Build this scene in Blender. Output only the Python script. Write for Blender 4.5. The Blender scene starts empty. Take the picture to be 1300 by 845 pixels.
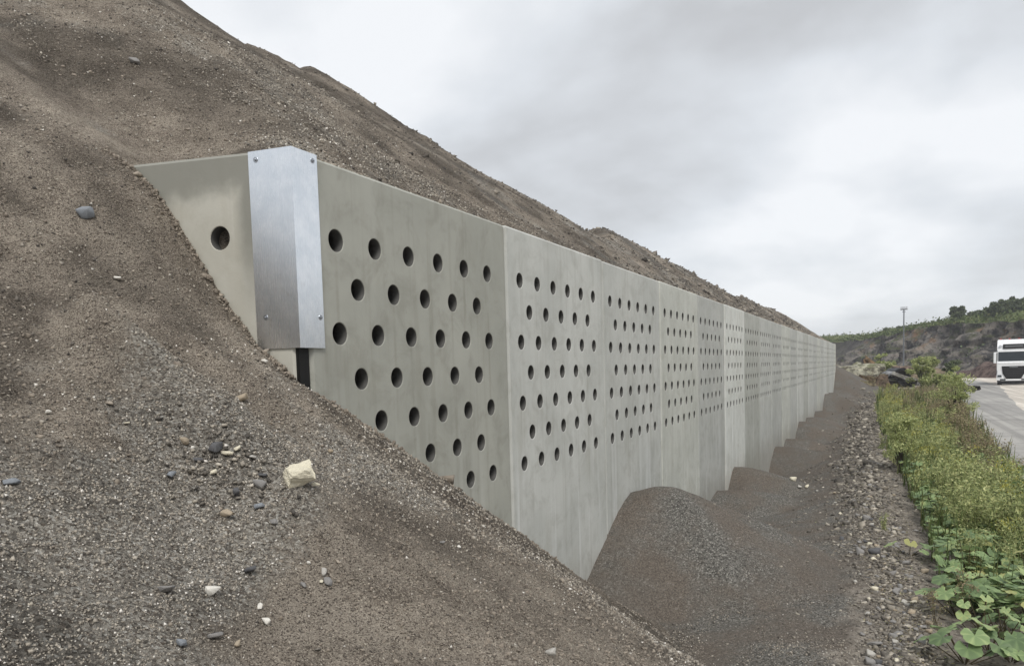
import bpy, bmesh, math, random
import numpy as np
from mathutils import Vector, Matrix
scene = bpy.context.scene
# ---------------------------------------------------------------- camera
cam_d = bpy.data.cameras.new("camera"); cam = bpy.data.objects.new("camera", cam_d)
scene.collection.objects.link(cam); scene.camera = cam
F, YAW, PIT, ROL = 936.868, .46413, -.0693, -.02859
EYE = Vector((3.168, -3.562, 2.634))
_fw = Vector((-math.sin(YAW)*math.cos(PIT), math.cos(YAW)*math.cos(PIT), math.sin(PIT)))
_rt = Vector((math.cos(YAW), math.sin(YAW), 0)); _up = _rt.cross(_fw)
_R = math.cos(ROL)*_rt+math.sin(ROL)*_up; _U = -math.sin(ROL)*_rt+math.cos(ROL)*_up
_m = Matrix((_R, _U, -_fw)).transposed().to_4x4(); _m.translation = EYE
cam.matrix_world = _m
cam_d.sensor_width = 36; cam_d.lens = F/1300*36; cam_d.shift_y = 113.28/1300
cam_d.clip_start = .05; cam_d.clip_end = 4000
# ---------------------------------------------------------------- light
SUN_EL, SUN_AZ = math.radians(52), Vector((.55, -.75)).normalized()
world = bpy.data.worlds.new("World"); scene.world = world; world.use_nodes = True
wn, wl = world.node_tree.nodes, world.node_tree.links; wn.clear()
w_out = wn.new('ShaderNodeOutputWorld'); w_mix = wn.new('ShaderNodeMixShader')
w_sky = wn.new('ShaderNodeTexSky'); w_sky.sky_type = 'NISHITA'; w_sky.sun_disc = False
w_sky.sun_elevation = SUN_EL; w_sky.sun_rotation = math.atan2(SUN_AZ.x, SUN_AZ.y)
w_b1 = wn.new('ShaderNodeBackground'); w_b1.inputs['Strength'].default_value = .08
wl.new(w_sky.outputs[0], w_b1.inputs[0])
tc = wn.new('ShaderNodeTexCoord'); sx = wn.new('ShaderNodeSeparateXYZ'); wl.new(tc.outputs['Generated'], sx.inputs[0])
def wmath(op, a, b=None):
    n = wn.new('ShaderNodeMath'); n.operation = op
    for i, v in enumerate((a, b)):
        if v is None: continue
        if isinstance(v, (int, float)): n.inputs[i].default_value = v
        else: wl.new(v, n.inputs[i])
    return n.outputs[0]
hz = wmath('ADD', wmath('MAXIMUM', sx.outputs[2], 0.0), .30)
cx_ = wmath('DIVIDE', sx.outputs[0], hz); cy_ = wmath('DIVIDE', sx.outputs[1], hz)
cb = wn.new('ShaderNodeCombineXYZ'); wl.new(cx_, cb.inputs[0]); wl.new(cy_, cb.inputs[1]); cb.inputs[2].default_value = 20.5
n1 = wn.new('ShaderNodeTexNoise'); n1.inputs['Scale'].default_value = 1.25; n1.inputs['Detail'].default_value = 7; n1.inputs['Roughness'].default_value = .5
n1.inputs['Distortion'].default_value = .1; wl.new(cb.outputs[0], n1.inputs['Vector'])
cr = wn.new('ShaderNodeValToRGB'); wl.new(n1.outputs[0], cr.inputs[0])
cr.color_ramp.elements[0].position = .37; cr.color_ramp.elements[0].color = (.49, .50, .515, 1)
cr.color_ramp.elements[1].position = .62; cr.color_ramp.elements[1].color = (.79, .805, .825, 1)
e = cr.color_ramp.elements.new(.5); e.color = (.64, .665, .695, 1)
w_b2 = wn.new('ShaderNodeBackground'); w_b2.inputs['Strength'].default_value = .78; wl.new(cr.outputs[0], w_b2.inputs[0])
w_mix.inputs[0].default_value = .93
wl.new(w_b1.outputs[0], w_mix.inputs[1]); wl.new(w_b2.outputs[0], w_mix.inputs[2]); wl.new(w_mix.outputs[0], w_out.inputs[0])
sun_d = bpy.data.lights.new("sun", 'SUN'); sun_d.energy = 1.5; sun_d.angle = math.radians(20); sun_d.color = (1, .96, .90)
sun = bpy.data.objects.new("sun", sun_d); scene.collection.objects.link(sun)
sd = Vector((SUN_AZ.x*math.cos(SUN_EL), SUN_AZ.y*math.cos(SUN_EL), math.sin(SUN_EL)))
sun.rotation_euler = sd.to_track_quat('Z', 'Y').to_euler(); sun.location = (0, 0, 40)
scene.view_settings.view_transform = 'Standard'; scene.view_settings.look = 'None'
scene.view_settings.exposure = 0.65; scene.view_settings.gamma = 1
# ---- TERRAIN FUNCTIONS ----
def _hash(ix, iy, seed):
    h = (ix.astype(np.int64)*374761393 + iy.astype(np.int64)*668265263 + seed*982451653) & 0x7fffffff
    h = ((h ^ (h >> 13))*1274126177) & 0x7fffffff
    return ((h ^ (h >> 16)) & 0xffff)/65535.0
def vnoise(x, y, seed=0):
    ix = np.floor(x); iy = np.floor(y); fx = x-ix; fy = y-iy
    fx = fx*fx*fx*(fx*(fx*6-15)+10); fy = fy*fy*fy*(fy*(fy*6-15)+10)
    a = _hash(ix, iy, seed); b = _hash(ix+1, iy, seed); c = _hash(ix, iy+1, seed); d = _hash(ix+1, iy+1, seed)
    return (a*(1-fx)+b*fx)*(1-fy) + (c*(1-fx)+d*fx)*fy - .5
def fbm(x, y, octs=4, seed=0, gain=.5):
    s = 0; a = 1.0
    for k in range(octs):
        s = s + a*vnoise(x*2**k+17.3*k, y*2**k-9.1*k, seed+k); a *= gain
    return s
def sstep(v, a, b):
    t = np.clip((v-a)/(b-a), 0, 1); return t*t*(3-2*t)
def smin(a, b, k):
    h = np.clip(.5+.5*(b-a)/k, 0, 1); return b*(1-h)+a*h-k*h*(1-h)
def smax(a, b, k): return -smin(-a, -b, k)
WBX, WBY, WB = -.02, -.10, math.radians(8)       # wing wall: start of its face, turn towards -y
def wing_face_y(x): return WBY + (x-WBX)*math.tan(WB)
_yc = np.array([-8, -2, .6, 1.5, 2.3, 3.0, 3.45, 4, 5, 5.6, 6.6, 8, 10, 12.5, 14.5, 18, 21, 24, 27, 31, 36, 40, 45, 50, 55, 60, 66.])
_rc = np.array([.66, .66, .66, .605, .602, .615, .590, .593, .592, .604, .585, .566, .541, .534, .566, .560, .53, .545, .525, .545, .53, .548, .552, .562, .53, .45, .3])
def inside(x, y):
    a = np.maximum(-.17-x, 0)
    sl = .74
    r = np.interp(y, _yc, _rc)+.006*vnoise(y*.9, y*0, 3)
    # crest whose height makes the skyline ratio r
    ac = (1.366-3.3*r)/(r-sl)
    zc = 4.0+sl*ac
    flank = 4.0-.03+sl*a+.05*np.sin(a*2.6+y*.5)*np.clip(a, 0, 1)
    cap = zc+.06*(a-ac)*np.where(a > ac, -4.5, .0)+.10
    z = smin(flank, cap, .30)
    wing = 4.0-.02+.72*np.maximum(-1.22-x, 0)+.62*np.maximum(y+.02, 0)+.06*np.sin(y*2.2+x)
    z = smin(z, wing, .35)+.04
    end = 4.9-.62*np.maximum(y-60.5, -20)
    return np.minimum(z, end)
_cp = np.array([(-1.19,-.26,4.0),(-1.02,-.24,3.82),(-.88,-.22,3.63),(-.5,-.17,3.08),(-.28,-.14,2.83),(.02,-.1,2.58),
 (0,.45,2.33),(0,.91,2.08),(0,1.52,1.75),(0,2.7,1.12),(0,3.5,.68),(0,4.29,.20),(0,5.2,-.35),(0,6.5,-1.1),
 (1.13,2.25,.52),(2.25,.3,1.08),(1.75,1.3,.76),(.5,3.2,.50),(3.17,-3.56,1.12),(3.2,-1.5,1.18),(4.5,-3,.55),(3.6,.6,.35),(3.2,2.2,-.2),(2.0,3.6,-.45),(1.0,4.4,-.25),
 (5.5,0,-.6),(5,3,-1.2),(2.5,6,-1.4),(6.5,-4,-.3),(1.2,-.3,1.76),(.8,1.2,1.42),
 (1.0,-1.6,1.98),(1.6,-3.5,1.75),(0,-3.5,2.75),(-.9,-1.4,3.35),(-1.5,-3.5,3.75),(-3,-3.5,4.85),(-3,-1.5,5.0),(-5,-3,6.4),(-7,-3,7.9),(-10,-2,9.6),(-10,-6,5.5),(-5,-7,2.9),(0,-7,1.6),(4,-7,.9),(7,-7,-.5),
 (-13,-8,4.5),(-13,0,10.5)])
def _phi(d2): return d2*np.log(d2+1e-9)*.5
def _solve():
    P = list(map(tuple, _cp))
    for x in (-1.45, -2., -2.8, -3.8, -5., -6.5, -8.5, -11):
        for y in (0.,):
            P.append((x, y, float(inside(np.array([x]), np.array([y]))[0])))
    P = np.array(P); n = len(P)
    d2 = ((P[:, None, :2]-P[None, :, :2])**2).sum(-1)
    A = np.zeros((n+3, n+3)); A[:n, :n] = _phi(d2)+np.eye(n)*.004
    A[:n, n] = 1; A[:n, n+1:] = P[:, :2]; A[n, :n] = 1; A[n+1:, :n] = P[:, :2].T
    return P, np.linalg.solve(A, np.concatenate([P[:, 2], [0, 0, 0]]))
_RP, _RW = _solve()
def outside(x, y):
    x = np.asarray(x, float); y = np.asarray(y, float); s = x.shape
    X = x.ravel(); Y = np.minimum(y.ravel(), 9); out = np.full(X.shape, _RW[-3])+_RW[-2]*X+_RW[-1]*Y
    for (px, py, _), w in zip(_RP, _RW[:-3]): out += w*_phi((X-px)**2+(Y-py)**2)
    out = out.reshape(s)
    return np.maximum(out-.6*np.maximum(y-9, 0), -2.5)
def _seg(x, y, ax, ay, bx, by):
    t = np.clip(((x-ax)*(bx-ax)+(y-ay)*(by-ay))/((bx-ax)**2+(by-ay)**2), 0, 1); return np.hypot(x-ax-t*(bx-ax), y-ay-t*(by-ay)), t
def slides(x, y):
    """slid tongues of gravel and the shallow scars between them"""
    z = 0
    for ax, ay, bx, by, w, h in TONGUES:
        d, t = _seg(x, y, ax, ay, bx, by); ww = w*(.35+.9*t); z = z+h*np.exp(-(d/ww)**2)*(.35+.65*np.sin(np.pi*np.clip(t*.8+.15, 0, 1)))*(1+.5*vnoise(x*5, y*5, 12))
    th = np.arctan2(y+3.2, x+7.0); r = np.hypot(y+3.2, x+7.0)
    return z+.035*fbm(th*14, r*.5, 3, 17)
TONGUES = [(-.25, -1.25, 1.25, -1.05, .34, .23), (-1.25, -1.45, -.45, -1.25, .22, -.07), (-.2, -1.3, .9, -2.1, .26, .09), (-.15, -.75, .95, -.2, .16, .08), (-.6, -2.1, 1.1, -2.3, .30, .07), (-1.9, -1.9, -.5, -1.9, .3, -.06), (-2.9, -.6, -1.5, -.55, .25, -.08), (-1.6, -1.1, -.5, -.85, .14, -.05)]
def lumps(x, y):
    """crumbled surface: big soft swells, medium clods, small clods"""
    cl = np.maximum(fbm(x*4.2, y*4.2, 3, 11), 0)
    rough = sstep(fbm(x*.7, y*.7, 2, 31), -.12, .25)
    return slides(x, y)+.06*fbm(x*.9, y*.9, 2, 5)+(.015+.06*rough)*cl+.028*fbm(x*13, y*13, 2, 21)*(.45+rough)
def pile(x, y):
    x = np.asarray(x, float); y = np.asarray(y, float)
    O = outside(x, y); I = inside(x, y)
    yb = wing_face_y(x)
    win = sstep(y-yb, .05, .13)*sstep(-x, .164, .176)          # jump hidden in the walls' thickness
    wl = sstep(y-yb, .05, 1.0)*sstep(-x, .164, .176)
    k = sstep(-x, 1.15, 1.6)
    w = win*(1-k)+wl*k
    near = np.exp(-np.maximum(0, np.minimum(np.abs(x), 5))*3)*(y > -.1)  # less noise on the wall contact
    return O*(1-w)+I*w + lumps(x, y)*(1-.6*near*(1-w))
HEAPS = [  # x, y, z of the top, slope towards the camera, slope sideways, slope away, flat radius
 (.42, 6.50, .98, .62, .43, .62, .20),
 (.40, 12.6, -.04, .46, .27, .5, .36),
 (.12, 14.7, .17, .70, .36, .55, .42),
 (.25, 22.6, -.18, .45, .22, .45, .42),
 (.20, 25.6, -.18, .60, .36, .45, .42),
 (.2, 30.6, .08, .56, .34, .45, .42),
 (.20, 34.3, .03, .6, .36, .40, .42),
 (.2, 39.6, .02, .5, .34, .45, .42),
 (.2, 47.2, .66, .58, .42, .5, .42),
 (.1, 51.2, .55, .45, .26, .45, .42),
 (-.2, 60.5, 2.30, .50, .60, .5, .42),
]
def heap(i, x, y):
    hx, hy, hz, sf, ss, sb, fr = HEAPS[i]
    dx = x-hx; dy = y-hy
    wob = 1+.42*vnoise(np.arctan2(dy, dx)*1.7+7*i, x*0+i, 41)
    s_y = np.where(dy < 0, sf, sb)
    r = np.sqrt((dx*ss)**2*1.0+(dy*s_y)**2+(fr*.55)**2)-fr*.55
    z = hz-r*wob
    # foot eases out
    return z + .06*fbm(x*1.1+3*i, y*1.1, 2, 51+i) + .010*fbm(x*9, y*9, 2, 61)+.035*np.maximum(fbm(x*2.6, y*2.6, 3, 71), 0)+.035*vnoise(np.arctan2(dy, dx)*6+3*i, x*.6, 43)*np.clip(np.hypot(dx, dy)-.3, 0, 1)
def ground(x, y):
    x = np.asarray(x, float); y = np.asarray(y, float)
    trough = np.interp(y, [-10, 3, 8, 12, 20, 40, 55, 62], [-.35, -.35, -.35, -.55, -.9, -.9, -.6, 0])
    berm = np.interp(y, [-10, 4, 10, 30, 60, 80], [-.05, .0, .03, .02, .05, .15])
    t = sstep(x, .2, 3.1)
    z = trough*(1-t)+berm*t
    z = z+.10*np.exp(-((x-3.25)/.45)**2)*sstep(y, 3, 8)
    road = .25-.06*sstep(x, 5.3, 5.9)
    z = z*(1-sstep(x, 4.4, 6.2))+road*sstep(x, 4.4, 6.2)
    far = sstep(y, 62, 75)+sstep(-y, 8, 14); far = np.clip(far, 0, 1)
    z = z*(1-far)+.25*far
    n = .07*fbm(x*1.0, y*1.0, 3, 81)*(1-sstep(x, 5.2, 6.4))*(1-far)
    for qx, qy, qs, qd in ((2.75, 4.6, .13, .07), (2.95, 4.85, .09, .05), (2.55, 5.0, .08, .04), (3.05, 5.4, .10, .04)):
        z = z-qd*np.exp(-(((x-qx)*1.3-(y-qy)*.5)**2+((y-qy)*.7)**2)/(2*qs*qs*.5))
    return z+n+.012*fbm(x*.5, y*.25, 2, 91)
def surf(x, y):
    """highest of ground, stockpile and heaps"""
    x = np.asarray(x, float); y = np.asarray(y, float)
    z = np.maximum(ground(x, y), pile(x, y))
    for i, h in enumerate(HEAPS):
        m = (np.abs(x-h[0]) < 5.5) & (np.abs(y-h[1]) < 7) & (x > -.02)
        if m.any(): z = np.where(m, np.maximum(z, heap(i, x, y)), z)
    return z
# ---- END TERRAIN ----
# ---------------------------------------------------------------- helpers
rng = np.random.default_rng(7); random.seed(7)
COL = scene.collection
def tag(o, label=None, cat=None, group=None, kind=None):
    if label: o['label'] = label
    if cat: o['category'] = cat
    if group: o['group'] = group
    if kind: o['kind'] = kind
    return o
def mesh_np(name, V, Fc, smooth=False, tint=None, extra=None):
    """mesh from arrays; Fc is (n,3) or (n,4)"""
    me = bpy.data.meshes.new(name); V = np.asarray(V, np.float32); Fc = np.asarray(Fc, np.int32); k = Fc.shape[1]
    me.vertices.add(len(V)); me.vertices.foreach_set('co', V.ravel())
    me.loops.add(len(Fc)*k); me.loops.foreach_set('vertex_index', Fc.ravel())
    me.polygons.add(len(Fc)); me.polygons.foreach_set('loop_start', np.arange(len(Fc), dtype=np.int32)*k)
    me.polygons.foreach_set('loop_total', np.full(len(Fc), k, np.int32))
    if smooth: me.polygons.foreach_set('use_smooth', np.ones(len(Fc), bool))
    for nm, arr in ((('tint', tint),) if tint is not None else ())+tuple((extra or {}).items()):
        a = me.attributes.new(nm, 'FLOAT', 'POINT'); a.data.foreach_set('value', np.asarray(arr, np.float32))
    me.update(calc_edges=True); me.validate()
    return me
def link(name, me, mat=None, parent=None, loc=None):
    o = bpy.data.objects.new(name, me); COL.objects.link(o)
    if mat is not None and me is not None and not me.materials: me.materials.append(mat)
    if parent is not None: o.parent = parent
    if loc is not None: o.location = loc
    return o
def empty(name, loc, rz=0, parent=None):
    o = bpy.data.objects.new(name, None); COL.objects.link(o); o.location = loc; o.rotation_euler = (0, 0, rz); o.empty_display_size = .2
    if parent is not None: o.parent = parent
    return o
def copy_tree(o, parent=None):
    c = o.copy(); COL.objects.link(c)
    if parent is not None: c.parent = parent
    for ch in list(o.children): copy_tree(ch, c)
    return c
def bm_obj(name, bm, mat, parent=None, smooth=False):
    me = bpy.data.meshes.new(name); bmesh.ops.recalc_face_normals(bm, faces=bm.faces); bm.to_mesh(me); bm.free()
    if smooth: me.polygons.foreach_set('use_smooth', [True]*len(me.polygons))
    return link(name, me, mat, parent)
def bx(bm, c, s, bev=0.0):
    r = bmesh.ops.create_cube(bm, size=1); vs = r['verts']
    for v in vs: v.co = Vector((c[0]+v.co.x*s[0], c[1]+v.co.y*s[1], c[2]+v.co.z*s[2]))
    if bev: bmesh.ops.bevel(bm, geom=[e for e in {e for v in vs for e in v.link_edges}], offset=bev, segments=2, affect='EDGES', profile=.6)
def prism(bm, pts, a, b, axis='y', bev=0.0):
    """polygon pts in the plane across the axis, extruded from a to b"""
    def P(p, t): return Vector((p[0], t, p[1])) if axis == 'y' else Vector((t, p[0], p[1]))
    A = [bm.verts.new(P(p, a)) for p in pts]; B = [bm.verts.new(P(p, b)) for p in pts]; n = len(pts)
    fs = [bm.faces.new(A), bm.faces.new(B[::-1])]+[bm.faces.new((A[i], B[i], B[(i+1) % n], A[(i+1) % n])) for i in range(n)]
    if bev: bmesh.ops.bevel(bm, geom=list({e for f in fs for e in f.edges}), offset=bev, segments=2, affect='EDGES', profile=.6)
def tube(bm, p, q, r0, r1=None, n=8, caps=True):
    p, q = Vector(p), Vector(q); r1 = r0 if r1 is None else r1; d = (q-p).normalized()
    a = d.orthogonal().normalized(); b = d.cross(a)
    A = [bm.verts.new(p+(a*math.cos(t)+b*math.sin(t))*r0) for t in [2*math.pi*i/n for i in range(n)]]
    B = [bm.verts.new(q+(a*math.cos(t)+b*math.sin(t))*r1) for t in [2*math.pi*i/n for i in range(n)]]
    for i in range(n): bm.faces.new((A[i], A[(i+1) % n], B[(i+1) % n], B[i]))
    if caps: bm.faces.new(A[::-1]); bm.faces.new(B)
# ---------------------------------------------------------------- materials
def srgb(r, g, b):
    f = lambda c: (c/255/12.92) if c/255 <= .04045 else ((c/255+.055)/1.055)**2.4
    return (f(r), f(g), f(b), 1)
class M:
    """small node builder"""
    def __init__(s, name, rough=.8, metal=0, spec=.3):
        s.m = bpy.data.materials.new(name); s.m.use_nodes = True; s.n = s.m.node_tree.nodes; s.l = s.m.node_tree.links
        s.b = s.n['Principled BSDF']; s.b.inputs['Roughness'].default_value = rough; s.b.inputs['Metallic'].default_value = metal
        s.b.inputs['Specular IOR Level'].default_value = spec; s.out = s.n['Material Output']
        s.pos = s.n.new('ShaderNodeNewGeometry').outputs['Position']
    def put(s, sock, v):
        if isinstance(v, (int, float, tuple)): sock.default_value = v
        else: s.l.new(v, sock)
    def map(s, scale=(1, 1, 1), loc=(0, 0, 0), src=None):
        n = s.n.new('ShaderNodeMapping'); n.inputs['Scale'].default_value = scale; n.inputs['Location'].default_value = loc
        s.l.new(src if src is not None else s.pos, n.inputs[0]); return n.outputs[0]
    def noise(s, scale, detail=4, rough=.55, vec=None, dist=0):
        n = s.n.new('ShaderNodeTexNoise'); n.inputs['Scale'].default_value = scale; n.inputs['Detail'].default_value = detail
        n.inputs['Roughness'].default_value = rough; n.inputs['Distortion'].default_value = dist
        s.l.new(vec if vec is not None else s.pos, n.inputs['Vector']); return n.outputs[0]
    def voro(s, scale, out='Color', vec=None, feature='F1'):
        n = s.n.new('ShaderNodeTexVoronoi'); n.inputs['Scale'].default_value = scale; n.feature = feature
        s.l.new(vec if vec is not None else s.pos, n.inputs['Vector']); return n.outputs[out]
    def ramp(s, v, stops):
        n = s.n.new('ShaderNodeValToRGB'); s.l.new(v, n.inputs[0]); cr = n.color_ramp
        while len(cr.elements) < len(stops): cr.elements.new(.5)
        for e_, (p, c) in zip(cr.elements, stops): e_.position = p; e_.color = c if isinstance(c, tuple) else (c, c, c, 1)
        return n.outputs[0]
    def mix(s, f, a, b, mode='MIX'):
        n = s.n.new('ShaderNodeMix'); n.data_type = 'RGBA'; n.blend_type = mode
        s.put(n.inputs[0], f); s.put(n.inputs[6], a); s.put(n.inputs[7], b); return n.outputs[2]
    def math(s, op, a, b=0.0, clamp=False):
        n = s.n.new('ShaderNodeMath'); n.operation = op; n.use_clamp = clamp; s.put(n.inputs[0], a); s.put(n.inputs[1], b); return n.outputs[0]
    def rng_(s, v, a, b, c=0.0, d=1.0):
        n = s.n.new('ShaderNodeMapRange'); n.interpolation_type = 'SMOOTHSTEP'; s.put(n.inputs[0], v)
        for i, q in enumerate((a, b, c, d)): s.put(n.inputs[i+1], q)
        return n.outputs[0]
    def attr(s, name):
        n = s.n.new('ShaderNodeAttribute'); n.attribute_name = name; return n.outputs['Fac']
    def sep(s, v=None):
        n = s.n.new('ShaderNodeSeparateXYZ'); s.l.new(v if v is not None else s.pos, n.inputs[0]); return n.outputs
    def bump(s, h, strength=.5, dist=.01, prev=None):
        n = s.n.new('ShaderNodeBump'); n.inputs['Strength'].default_value = strength; n.inputs['Distance'].default_value = dist
        s.put(n.inputs['Height'], h)
        if prev is not None: s.l.new(prev, n.inputs['Normal'])
        s.l.new(n.outputs[0], s.b.inputs['Normal']); return n.outputs[0]
    def color(s, v): s.put(s.b.inputs['Base Color'], v); return s
G = lambda v: (v, v, v, 1)
def plain(name, col, rough=.6, metal=0, var=.12, scale=6):
    m = M(name, rough, metal); n = m.noise(scale, 5)
    m.color(m.mix(m.rng_(n, .3, .7), tuple(c*(1-var) for c in col[:3])+(1,), tuple(min(1, c*(1+var)) for c in col[:3])+(1,))); return m.m
def soil_material():
    m = M('crushed_stone_and_fines', .95, spec=.15)
    k = m.attr('tint')                                             # 0 brown fines ... 1 clean grey chippings
    kk = m.math('ADD', k, m.math('MULTIPLY', m.math('SUBTRACT', m.noise(4, 6, .65), .5), 1.3), True)
    brown = m.mix(m.rng_(m.noise(2.4, 7, .72), .34, .66), (.185, .157, .128, 1), (.365, .317, .262, 1))
    brown = m.mix(m.rng_(m.noise(22, 5, .7), .44, .33, 0, .7), brown, (.075, .060, .047, 1))  # shade of the small pits mixed into the brown
    fs = m.sep(m.voro(190))
    brown = m.mix(m.rng_(fs[0], .62, 1.0, 0, .75), brown, (.50, .44, .36, 1))
    brown = m.mix(m.rng_(fs[1], .60, 1.0, 0, .85), brown, (.045, .036, .03, 1))
    bs = m.sep(m.voro(105))
    grey = m.mix(bs[0], (.10, .091, .079, 1), (.42, .39, .34, 1))
    grey = m.mix(m.rng_(bs[1], .80, .95, 0, .9), grey, (.56, .54, .49, 1))
    grey = m.mix(m.rng_(bs[2], .65, 1, 0, .6), grey, (.14, .112, .088, 1))
    col = m.mix(m.rng_(kk, .25, .8), brown, grey)
    damp = m.math('MULTIPLY', m.rng_(m.noise(.8, 4, .6), .35, .65, .88, 1.12), m.rng_(m.attr('streak'), 0, 1, .66, 1.34))  # damp tone, times the streak map with its painted shade
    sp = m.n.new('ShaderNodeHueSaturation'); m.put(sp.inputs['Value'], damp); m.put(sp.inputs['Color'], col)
    m.color(sp.outputs[0])
    b = m.bump(m.noise(22, 8, .82), 1.0, .085)
    b = m.bump(m.voro(105, 'Distance'), .7, -.010, b)
    m.bump(m.voro(240, 'Distance'), .5, -.005, b)
    return m.m
def grit_color(m):
    k = m.rng_(m.noise(1.1, 5, .6), .38, .62)
    fs = m.sep(m.voro(74)); f2 = m.sep(m.voro(60))
    dark = m.mix(fs[0], (.042, .040, .036, 1), (.19, .182, .165, 1))
    dark = m.mix(m.rng_(fs[1], .86, .96, 0, .85), dark, (.34, .33, .30, 1))
    br = m.mix(fs[2], (.074, .063, .053, 1), (.185, .160, .135, 1))
    c = m.mix(k, dark, br); c = m.mix(m.rng_(f2[0], .93, 1, 0, .6), c, (.28, .26, .23, 1))
    return m.mix(m.rng_(m.noise(.35, 3), .4, .62, 0, .35), c, (.098, .084, .070, 1))
def heap_material():
    m = M('dark_crusher_grit', .95, spec=.15); m.color(grit_color(m))
    b = m.bump(m.noise(26, 6, .7), .8, .022); m.bump(m.voro(74, 'Distance'), .6, -.012, b)
    return m.m
def ground_material():
    m = M('stony_ground', .95, spec=.15); x, y, z = m.sep()[0:3]
    fs = m.sep(m.voro(42)); fb = m.sep(m.voro(14))
    c = m.mix(m.rng_(m.noise(1.3, 6, .65), .35, .65), (.145, .127, .106, 1), (.27, .24, .205, 1))
    c = m.mix(m.rng_(fs[0], .6, 1, 0, .8), c, (.30, .275, .24, 1)); c = m.mix(m.rng_(fs[1], .7, 1, 0, .8), c, (.055, .05, .045, 1))
    c = m.mix(m.rng_(fb[0], .85, 1, 0, .5), c, (.34, .31, .26, 1))
    xn = m.math('ADD', x, m.math('MULTIPLY', m.math('SUBTRACT', m.noise(1.6, 5, .65), .5), 1.6))
    m.color(m.mix(m.rng_(xn, 2.75, 3.05), grit_color(m), c))
    b = m.bump(m.noise(12, 6, .7), .8, .04); m.bump(m.voro(60, 'Distance'), .5, -.010, b)
    return m.m
def concrete_material(name='cast_concrete', wing=False):
    m = M(name, .62, spec=.35)
    oc = m.n.new('ShaderNodeObjectInfo').outputs['Color']
    x, y, z = m.sep()[0:3]
    base = m.mix(m.rng_(m.noise(1.0, 5, .6), .3, .7), (.447, .457, .425, 1), (.543, .55, .513, 1))
    # cloudy form-face blotches and rust-green tinge
    base = m.mix(m.rng_(m.noise(3.4, 7, .70, dist=.6), .44, .68, 0, .6), base, (.36, .36, .325, 1))
    base = m.mix(m.rng_(m.noise(2.1, 4, .6, m.map((1, 1, .5), (7, 3, 1))), .55, .75, 0, .38), base, (.39, .385, .335, 1))
    # vertical run marks, stronger low on the wall
    st = m.noise(1.0, 4, .6, m.map((5.5, 5.5, .33)))
    low = m.rng_(z, 2.6, .6, .15, 1.0)
    base = m.mix(m.math('MULTIPLY', m.rng_(st, .52, .68), m.math('MULTIPLY', low, .6)), base, (.68, .69, .67, 1))
    st2 = m.noise(1.0, 3, .6, m.map((9, 9, .28), (3, 1, 5)))
    base = m.mix(m.math('MULTIPLY', m.rng_(st2, .52, .68), .24), base, (.29, .28, .235, 1))
    yl = m.math('FRACT', m.math('DIVIDE', m.math('SUBTRACT', y, .28243), .20636)); run = m.math('ABSOLUTE', m.math('SUBTRACT', yl, .5))    # drips hang below the hole columns
    wv = m.noise(1.0, 3, .6, m.map((2, 2.2, .9), (4, 4, 4))); run = m.math('MULTIPLY', m.rng_(run, .36, .5), m.math('MULTIPLY', m.rng_(wv, .5, .66), m.rng_(z, 3.55, 3.3)))
    base = m.mix(m.math('MULTIPLY', run, .30), base, (.25, .235, .19, 1))
    base = m.mix(m.rng_(m.noise(95, 2, .5), .30, .22, 0, .5), base, (.16, .155, .135, 1))
    base = m.mix(m.rng_(m.noise(34, 3, .6), .62, .75, 0, .35), base, (.52, .52, .48, 1))
    base = m.mix(m.rng_(m.voro(7.5, 'Distance'), .035, .015, 0, .55), base, (.12, .115, .095, 1))
    spl = m.noise(3.0, 6, .7, m.map((1, 1, .6))); base = m.mix(m.math('MULTIPLY', m.rng_(m.math('ADD', z, m.math('MULTIPLY', spl, 1.3)), 1.25, .35), .45), base, (.24, .215, .175, 1))      # soil splash low down
    if wing:
        w = m.noise(2.6, 4, .6)
        zz = m.math('ADD', z, m.math('MULTIPLY', m.math('SUBTRACT', w, .5), .35)); xx = m.math('ADD', x, m.math('MULTIPLY', m.math('SUBTRACT', w, .5), .2))
        wet = m.math('MAXIMUM', m.rng_(zz, 3.70, 3.86), m.math('MULTIPLY', m.rng_(xx, -.44, -.32), m.rng_(zz, 2.9, 3.6)))
        base = m.mix(.45, base, (.47, .435, .35, 1)); base = m.mix(m.math('MULTIPLY', wet, .78), base, (.20, .20, .175, 1))
    base = m.mix(1.0, base, oc, 'MULTIPLY')
    m.color(base)
    b = m.bump(m.noise(60, 4, .6), .22, .004); m.bump(m.noise(4, 3), .12, .02, b)
    return m.m
def steel_material():
    m = M('galvanised_steel', .34, 1.0)
    br = m.noise(1.0, 3, .6, m.map((700, 700, 3))); sp = m.noise(9, 4, .6)
    spg = m.sep(m.voro(55))[0]; cc = m.mix(m.rng_(sp, .3, .7), (.78, .82, .86, 1), (.90, .925, .95, 1)); cc = m.mix(m.math('MULTIPLY', spg, .22), cc, (.66, .70, .75, 1)); m.color(m.mix(m.rng_(m.noise(5, 6, .75), .60, .72, 0, .35), cc, (.50, .47, .42, 1)))
    m.put(m.b.inputs['Roughness'], m.math('ADD', m.math('MULTIPLY', br, .12), .22)); m.bump(br, .04, .001); return m.m
def stone_material(name, a, b, sc=9, rough=.85):
    m = M(name, rough); tcn = m.n.new('ShaderNodeTexCoord').outputs['Object']; t = m.noise(sc*4, 6, .65, tcn); oi = m.n.new('ShaderNodeObjectInfo').outputs['Color']
    c = m.mix(m.rng_(t, .3, .7), a, b); m.color(m.mix(1.0, c, oi, 'MULTIPLY')); m.bump(m.noise(sc*14, 5, .7, tcn), .5, .01); return m.m
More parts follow.
